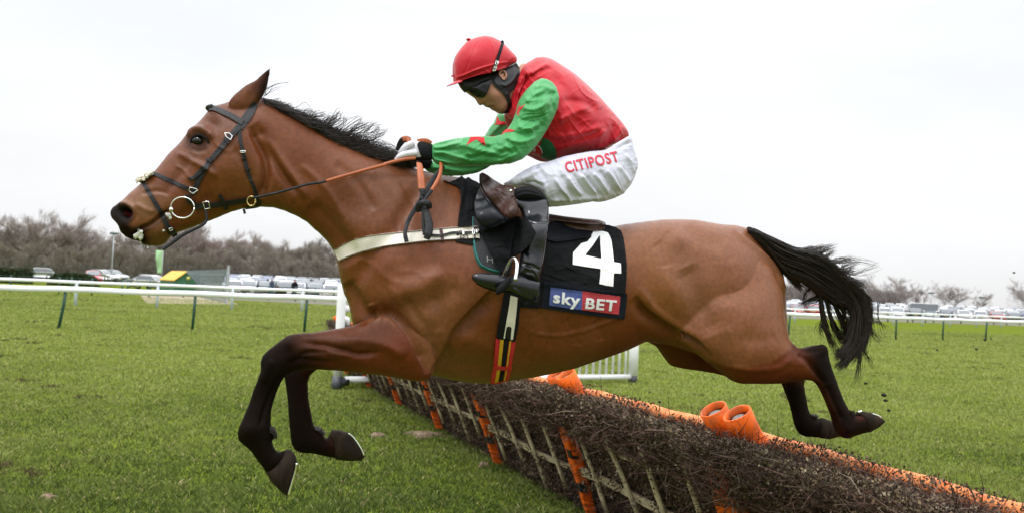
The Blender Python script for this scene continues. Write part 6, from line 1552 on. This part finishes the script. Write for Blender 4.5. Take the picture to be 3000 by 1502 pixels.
text('H', Z3((252,570))[0], Z3((288,578))[0], Z3((250,535))[0], bvh(VP), mat('faded white print', (.22, .22, .22), rough=.7), wp, 'lettering', off=.003)
# black panel, brown pommel flap, flaps
tsd = bvh(HB, V1, VP, VW)
VF = inflate(Z3((176,240),(185,190),(202,150),(216,142),(226,165),(250,200),(285,240),(330,290),(370,322),(350,345),(300,368),(255,376),(215,362),(190,325),(178,280)), k=.55, off=[(1400,560,.15),(1420,650,.235),(1480,640,.25)], res=2)
mesh('knee_roll', *VF, m_panel, sad)
VPm = inflate(Z3((210,68),(216,54),(228,52),(252,64),(290,92),(340,122),(372,124),(402,132),(424,158),(432,220),(432,265),(420,312),(372,318),(340,292),(300,245),(262,198),(232,150),(216,108)), k=.42, off=[(1410,520,.10),(1450,580,.20),(1510,630,.265)], res=2,
              rel=[('r', Z3((222,60),(260,120),(320,200),(400,290)), 2, .004)] + [('r', Z3((235 + 14 * i,70 + 11 * i),(275 + 12 * i,120 + 9 * i),(330 + 10 * i,180 + 5 * i)), 1.6, -.0035) for i in range(5)])
sf = mesh('flap', *VPm, m_brown, sad)
v, f = tube(p3(spline(Z3((214,60),(214,110),(232,152),(262,200),(300,248),(342,296),(372,322)), 6), [.10] * 12 + list(np.linspace(.11, .26, 25))), .004, 6); mesh('piping', v, f, m_strap, sf)
v, f = ellipsoid(p3(Z3((390, 158)), .235)[0], (.006, .006, .006), 10, 8); mesh('stud', v, f, m_steel, sf)
# far flap, pommel arch and seat: one body across the horse's back
secs = []
prof = [((1475,592), .03, .07), ((1520,615), .025, .085), ((1580,628), .022, .11), ((1640,638), .022, .13), ((1700,645), .022, .14), ((1740,648), .018, .12), ((1757,652), .010, .08)]
SV = []; nn = 13
for (px, py), thk, hw in prof:
    for j in range(nn):
        a = math.pi * (j / (nn - 1)) - math.pi / 2
        off_ = math.sin(a) * hw * .8; drop = (1 - math.cos(a)) * hw * .20
        p = p3([(px, py - 4)], 0)[0] + HN * off_ + np.array([0, 0, -drop])
        SV.append(p)
    for j in range(nn):
        a = math.pi * (j / (nn - 1)) - math.pi / 2
        off_ = math.sin(a) * hw * .78; drop = (1 - math.cos(a)) * hw * .20
        SV.append(p3([(px, py - 4)], 0)[0] + HN * off_ + np.array([0, 0, -drop - thk]))
SF = []; n2 = 2 * nn
for i in range(len(prof) - 1):
    for j in range(nn - 1):
        SF.append((i*n2+j, i*n2+j+1, (i+1)*n2+j+1, (i+1)*n2+j)); SF.append((i*n2+nn+j, (i+1)*n2+nn+j, (i+1)*n2+nn+j+1, i*n2+nn+j+1))
    for j in (0, nn - 1): SF.append((i*n2+j, (i+1)*n2+j, (i+1)*n2+nn+j, i*n2+nn+j))
for i in (0, len(prof) - 1):
    for j in range(nn - 1): SF.append((i*n2+j, i*n2+j+1, i*n2+nn+j+1, i*n2+nn+j))
mesh('seat', SV, SF, m_brown, sad)
V = drape(Z3((612,300),(650,308),(720,318),(800,328),(880,332),(912,345),(905,353),(860,352),(780,346),(700,336),(640,330),(612,345)), bvh((np.array(SV), SF), HB, V1), off=.012, res=1.5, smooth=20); mesh('cantle', *V, m_brown, sad)
V = drape(Z3((605,360),(640,335),(700,338),(800,350),(862,358),(868,398),(858,415),(835,428),(740,442),(650,452),(606,440)), bvh(V1, HB), off=.010, res=2, smooth=20, rel=[('r', Z3((606,440),(650,452),(740,442),(835,428),(862,405)), 3, .004), ('r', Z3((640,345),(740,352),(840,362)), 3, .004)])
VRp = V; mesh('rear_panel', *V, m_panel, sad)
# girth flap: rumpled triangle of cloth between the flap and the boot
V = drape(Z3((205,385),(260,372),(330,340),(380,318),(430,304),(470,318),(510,352),(538,402),(520,445),(500,472),(445,520),(392,545),(380,600),(360,660),(330,640),(300,560),(240,440)), bvh(HB, VP, VF, H_shin), off=.012, res=2, smooth=50,
          sway=[(1510,650,.05),(1560,690,.05),(1420,680,.0),(1470,780,.01),(1500,740,.03)], rel=[('r', Z3((215,392),(300,370),(430,310)), 4, .008), ('r', Z3((430,310),(400,420),(385,540)), 4, .010), ('r', Z3((470,330),(460,420),(420,520)), 7, -.006), ('r', Z3((240,420),(300,440),(370,430)), 6, .006), ('r', Z3((280,500),(330,490),(380,500)), 5, -.005)])
VG = V; mesh('girth_flap', *V, m_cloth, sad)
# girth
gi = thing('girth', 'elastic girth strap with red, yellow and black stripes under the belly', 'girth', horse_base)
tg_ = bvh(HB, V1, VP)
upper = Z3((352,745),(450,790),(442,860),(436,930),(418,1022),(412,1035),(306,1015),(315,940),(332,850))
VU = drape(upper, tg_, off=.010, res=2, smooth=12); mesh('webbing', *VU, m_black, gi)
tu = bvh(VU)
V = drape(Z3((390,760),(430,775),(425,840),(415,930),(402,1020),(388,1020),(395,950),(378,942),(365,950),(355,1015),(348,1012),(362,930),(376,850)), tu, off=.003, res=1.5, smooth=2); mesh('webbing', *V, m_cream, gi)
V = drape(Z3((364,1010),(366,955),(378,942),(392,955),(390,1020)), tu, off=.004, res=1.5, smooth=2); mesh('buckle_guard', *V, m_strap, gi)
m_gr = mat('red elastic', (.52, .012, .022), rough=.7, bump=.3, bscale=300, var=.1); m_gy = mat('yellow elastic', (.58, .33, .012), rough=.7, bump=.3, bscale=300, var=.1)
lower = Z3((304,1012),(418,1030),(404,1120),(392,1190),(384,1240),(372,1262),(300,1280),(270,1275),(288,1180),(296,1100))
VL = drape(lower, tg_, off=.008, res=2, smooth=10); mesh('elastic', *VL, m_gr, gi); tl = bvh(VL)
def gstripe(x0, x1, m):
    a, b = np.array([361, 1020.]), np.array([322, 1270.])
    L = np.array([[x0, 0], [x1, 0]]); top = [(304 + (418 - 304) * q, 1013 + 17 * q) for q in (x0, x1)]; mid = [(290 + (394 - 290) * q, 1180 + 8 * q) for q in (x0, x1)]; bot = [(272 + (382 - 272) * q, 1276 - 22 * q) for q in (x0, x1)]
    V = drape(Z3(top[0], top[1], mid[1], bot[1], bot[0], mid[0]), tl, off=.0025, res=1.5, smooth=1, skirt=.002); mesh('stripe', *V, m, gi)
gstripe(.22, .40, m_gy); gstripe(.42, .66, m_black); gstripe(.70, .78, m_gy)
V = drape(Z3((292,1172),(396,1180),(392,1202),(290,1194)), bvh(VL, HB), off=.008, res=1.5, smooth=2); mesh('keeper', *V, m_gr, gi)
# stirrup
st = thing('stirrup', 'steel stirrup iron holding the black boot', 'stirrup', horse_base)
arch = Z3((350,648),(362,620),(375,590),(390,562),(405,550),(418,556),(426,580),(424,620),(415,675))
v, f = tube(p3(spline(arch, 5), np.linspace(.30, .40, 5 * (len(arch) - 1) + 1)), .0062, 8); mesh('iron', v, f, m_steel, st)
v, f = inflate(Z3((303,745),(310,720),(335,690),(365,662),(388,650),(396,660),(390,690),(375,715),(345,745),(320,760),(306,758)), k=1.5, off=.37, res=1.5); mesh('tread', v, f, m_black, st)


# --- breast girth
bg_ = thing('breast_girth', 'cream webbing breast girth strapped across the chest', 'breast girth', horse_base)
bgp = ZB((44,322),(110,280),(200,240),(300,218),(400,205),(550,190),(700,176),(880,160),(1078,152),(1083,240),(900,248),(700,260),(550,277),(400,298),(250,335),(160,366),(80,402),(60,365))
VBG = drape(bgp, bvh(HB, VP, VW), off=.006, res=2, smooth=20); web = mesh('webbing', *VBG, m_cream, bg_)
tbg = bvh(VBG)
m_pip = mat('dark stitched edge', (.055, .018, .022), rough=.7)
for e_pts in (ZB((50,322),(110,284),(200,244),(300,222),(400,209),(550,194),(700,180),(880,164),(1070,156)), ZB((78,396),(160,360),(250,330),(400,294),(550,273),(700,256),(900,244),(1075,237))):
    V = drape(strip(e_pts, 1.8), tbg, off=.0025, res=1, smooth=1, skirt=.002); mesh('edge', *V, m_pip, bg_)
tb_all = bvh(VBG, HB, VP, VW, VF)
V = drape(strip(ZM((480,895),(560,900),(640,895),(760,865),(870,868),(1030,860),(1110,860),(1200,850),(1290,800)), 7), tb_all, off=.006, res=1.2, smooth=3); mesh('strap', *V, m_strap, bg_)
V = drape(strip(ZM((608,820),(622,890),(632,968)), 9), tbg, off=.004, res=1.2, smooth=1); mesh('loop', *V, m_pip, bg_)
V = drape(ZM((1020,800),(1088,785),(1088,800),(1040,815),(1045,935),(1105,938),(1100,948),(1030,945)), tb_all, off=.005, res=1.2, smooth=2); mesh('end_piece', *V, m_strap, bg_)
def frame(pts, r_, parent, off=.0, tree=None, nm_='buckle', extra=.006):
    P = np.array(pts + [pts[0]], float); P = np.concatenate([np.linspace(P[i], P[i + 1], 5)[:-1] for i in range(len(P) - 1)] + [P[-1:]])
    t = hits(P, tree); t = np.where(np.isnan(t), np.nanmedian(t), t)
    v, f = tube(CAM + rays(P) * (t - extra)[:, None], r_, 6); return mesh(nm_, v, f, m_steel, parent)
frame(ZM((1005,825),(1028,828),(1035,880),(1010,885)), .0018, bg_, tree=tb_all, extra=.012); frame(ZM((882,840),(898,840),(900,888),(885,888)), .0018, bg_, tree=tb_all, extra=.012); frame(ZM((1050,828),(1062,828),(1068,866),(1056,866)), .002, bg_, tree=tb_all, extra=.012)

# --- bridle, reins, martingale
br = thing('bridle', 'black leather bridle with steel ring bit and orange-brown reins', 'bridle', horse_base)
def strap(pts, wd, nm_='strap', tree=thb, off=.005, m=m_strap, parent=br, res=1.3, sm=4):
    V = drape(strip(pts, wd), tree, off=off, res=res, smooth=sm, skirt=.008); return mesh(nm_, *V, m, parent), V
strap(Z1((965,325),(935,380),(900,430),(862,482)), [16, 24, 26, 22], 'headpiece')
strap(Z1((862,475),(820,520),(780,570),(730,630),(680,690),(640,750),(610,810),(585,860),(570,905)), [17, 17, 15, 15, 16], 'cheekpiece', off=.007)
strap(Z1((640,730),(600,775),(570,800),(540,800)), [14, 12, 9, 5], 'strap_end', off=.011)
strap(Z1((656,362),(700,358),(740,374),(820,412),(885,452)), [15, 15, 15, 16], 'browband', off=.008)
v, f = tube(p3(spline(Z1((657,368),(664,352),(690,345)), 5), np.linspace(.02, .06, 11)), .006, 8, flat=.4); mesh('browband', v, f, m_strap, br)
strap(Z1((862,490),(868,560),(885,630),(905,720),(930,800),(960,870),(985,960)), [12, 10, 11, 9, 11], 'throat_lash', off=.005)
strap(Z1((305,765),(360,785),(420,812),(490,845),(552,872)), 11, 'noseband', off=.006)
strap(Z1((248,815),(285,875),(320,935),(365,1010),(400,1080),(435,1150)), [11, 12, 13, 14], 'flash_strap', off=.007)
strap(Z1((420,1115),(445,1140),(460,1165)), [18, 16], 'flash_buckle', off=.012)
strap(Z1((568,980),(640,975),(700,970),(780,960),(860,948),(925,938)), [15, 16, 16, 14], 'rein_strap', off=.009)
strap(Z1((738,905),(760,945),(785,1000)), 10, 'keeper', off=.013)
strap(Z1((950,925),(985,940),(985,975),(900,990)), 8, 'rein_strap', off=.006)
strap(Z1((535,905),(545,940),(575,960),(600,985)), [16, 14, 12], 'bit_strap', off=.010)
v, f = tube(p3(spline(Z1((648,1000),(655,1060),(630,1095),(560,1130),(500,1160),(440,1205),(380,1247)), 6), np.linspace(.085, .10, 37)), [.004, .005, .005, .006, .005], 8, flat=.6); mesh('chin_strap', v, f, m_strap, br)
v, f = tube(p3(spline(Z1((890,995),(898,1025)), 4), .03), .004, 8); mesh('strap_end', v, f, m_strap, br)
def ring3(cx, cy, rx, ry, n=32): return [(cx + rx * math.cos(2 * math.pi * i / n), cy + ry * math.sin(2 * math.pi * i / n)) for i in range(n + 1)]
P = np.array(Z1(*ring3(505, 986, 74, 66))); t = hits(P, thb); tm = np.nanmin(t)
v, f = tube(CAM + rays(P) * (tm - .012), .0023, 8); mesh('bit_ring', v, f, m_steel, br)
v, f = ellipsoid(CAM + rays([Z1((434, 998))[0]])[0] * (tm - .014), (.008, .008, .008), 12, 8); mesh('bit_joint', v, f, m_steel, br)
P = np.array(Z1(*ring3(938, 945, 26, 30))); t = hits(P, thb); t = np.nanmin(t)
v, f = tube(CAM + rays(P) * (t - .012), .0026, 8); mesh('martingale_ring', v, f, mat('brass ring', (.55, .42, .2), rough=.25, metal=1), br)
for bx in (((770,515),(800,518),(818,535),(808,560),(780,540)), ((553,858),(545,880),(570,898),(602,876),(590,868)), ((668,946),(632,952),(645,995),(678,990)), ((868,630),(900,628),(900,638),(870,640)), ((420,1118),(440,1112),(445,1125),(424,1132))):
    frame(Z1(*bx), .0015, br, tree=thb, extra=.018)
for bx, wd in (((765,545,795,580), 8), ((655,680,690,695), 8), ((880,672,905,680), 6), ((905,748,930,742), 6)):
    strap(Z1((bx[0], bx[1]), (bx[2], bx[3])), wd, 'keeper', off=.012, res=1)
m_fl = mat('white sheepskin', (.72, .66, .55), rough=.95, bump=1.0, bscale=140, bdist=.01)
fl = []
for i in range(150):
    a = rng.random(); cx_, cy_ = (228 + 80 * a, 815 - 50 * a); q = Z1((cx_ + rng.normal(0, 9), cy_ + rng.normal(0, 8)))[0]
    fl.append(ellipsoid(p3([q], rng.uniform(-.05, .05))[0], tuple(rng.uniform(.003, .0075, 3)), 8, 6))
vv, ff, _ = union([(a, np.array([q if len(q) == 4 else (*q, q[-1]) for q in b])) for a, b in fl], voxel=.0022, smooth=0); mesh('nose_fleece', vv, ff, m_fl, br)
# reins
rein = Z1((945,925),(1000,915),(1130,885),(1290,840)) + [(940,535), (955,531)]
off_r = np.linspace(.10, .10, 6 * 5 + 1)
t0 = hits(np.array(Z1((985, 918))), thb)[0]
P = spline(rein, 6); th_ = hits(P, thb); pl = onplane(P, .0)[1]
o_line = np.linspace(.115, .13, len(P))
v, f = tube(p3(P, o_line), .0042, 8, flat=.5); mesh('rein', v, f, m_strap, br)
P = spline([(955,531),(1000,518),(1060,501),(1120,485)] + ZG((0,650),(180,600),(380,560),(560,540)), 6)
v, f = tube(p3(P, np.linspace(.13, .085, len(P))), [.0055, .006, .006], 10, flat=.8); mesh('rein', v, f, m_tan, br)
def ribbon(pts, offs, wd, m, nm_='rein', flat=.22, parent=br):
    P = spline(pts, 6); v, f = tube(p3(P, np.interp(np.linspace(0, 1, len(P)), np.linspace(0, 1, len(offs)), offs)), wd, 10, flat=flat); return mesh(nm_, v, f, m, parent)
ribbon(ZG((245,390),(270,290),(320,205),(390,180),(450,205)), (.02,.03,.045,.05,.05), .0115, m_strap)
ribbon(ZG((320,180),(390,172),(440,205),(430,270),(400,290)), (.05,.055,.06,.06,.055), .009, m_tan)
ribbon(ZG((600,222),(700,206),(780,215),(860,265)), (.055,.06,.06,.055), .008, m_tan)
ribbon(ZM((335,-10),(345,60),(358,180),(370,320)), (.12,.15,.17,.185), [.0095, .0115, .0125, .0125], m_tan)
ribbon(ZM((372,318),(376,350),(378,390)), (.187,.19,.192), [.0125, .010, .008], m_strap)
ribbon(ZM((608,-10),(612,60),(590,160),(540,260),(490,335)), (.08,.12,.15,.175,.185), [.006, .0065, .007, .0065], m_tan, flat=.7)
ribbon(ZM((490,335),(460,380),(420,430),(400,480)), (.185,.19,.195,.20), [.007, .006, .004], m_strap, flat=.6)
ribbon(ZM((350,390),(372,430),(390,480)), (.19,.195,.20), .004, m_strap, flat=.6)
ribbon(ZM((650,35),(600,80),(520,180),(450,300),(400,400),(340,480),(290,560),(240,640),(190,740),(165,830),(160,900),(180,985)), (.10,.12,.15,.17,.18,.185,.19,.195,.20,.215,.222,.225), [.006, .008, .009, .008, .0075, .007, .0075], m_strap)
ribbon(ZM((330,600),(335,520),(390,495),(450,505),(465,560)), (.19,.205,.215,.215,.205), [.009, .010, .011, .011, .009], m_strap, flat=.5)
ribbon(ZM((405,540),(430,620),(450,720),(460,800),(450,880),(430,950)), (.20,.21,.22,.228,.235,.235), [.008, .011, .014, .0145, .014, .009], m_strap, flat=.3)
ribbon(ZM((385,540),(390,640),(395,760),(410,900)), (.20,.208,.215,.225), [.006, .007, .008, .008], m_strap, flat=.4)
frame(ZM((385,915),(410,908),(415,920),(392,926)), .002, br, tree=tbg, extra=.02)
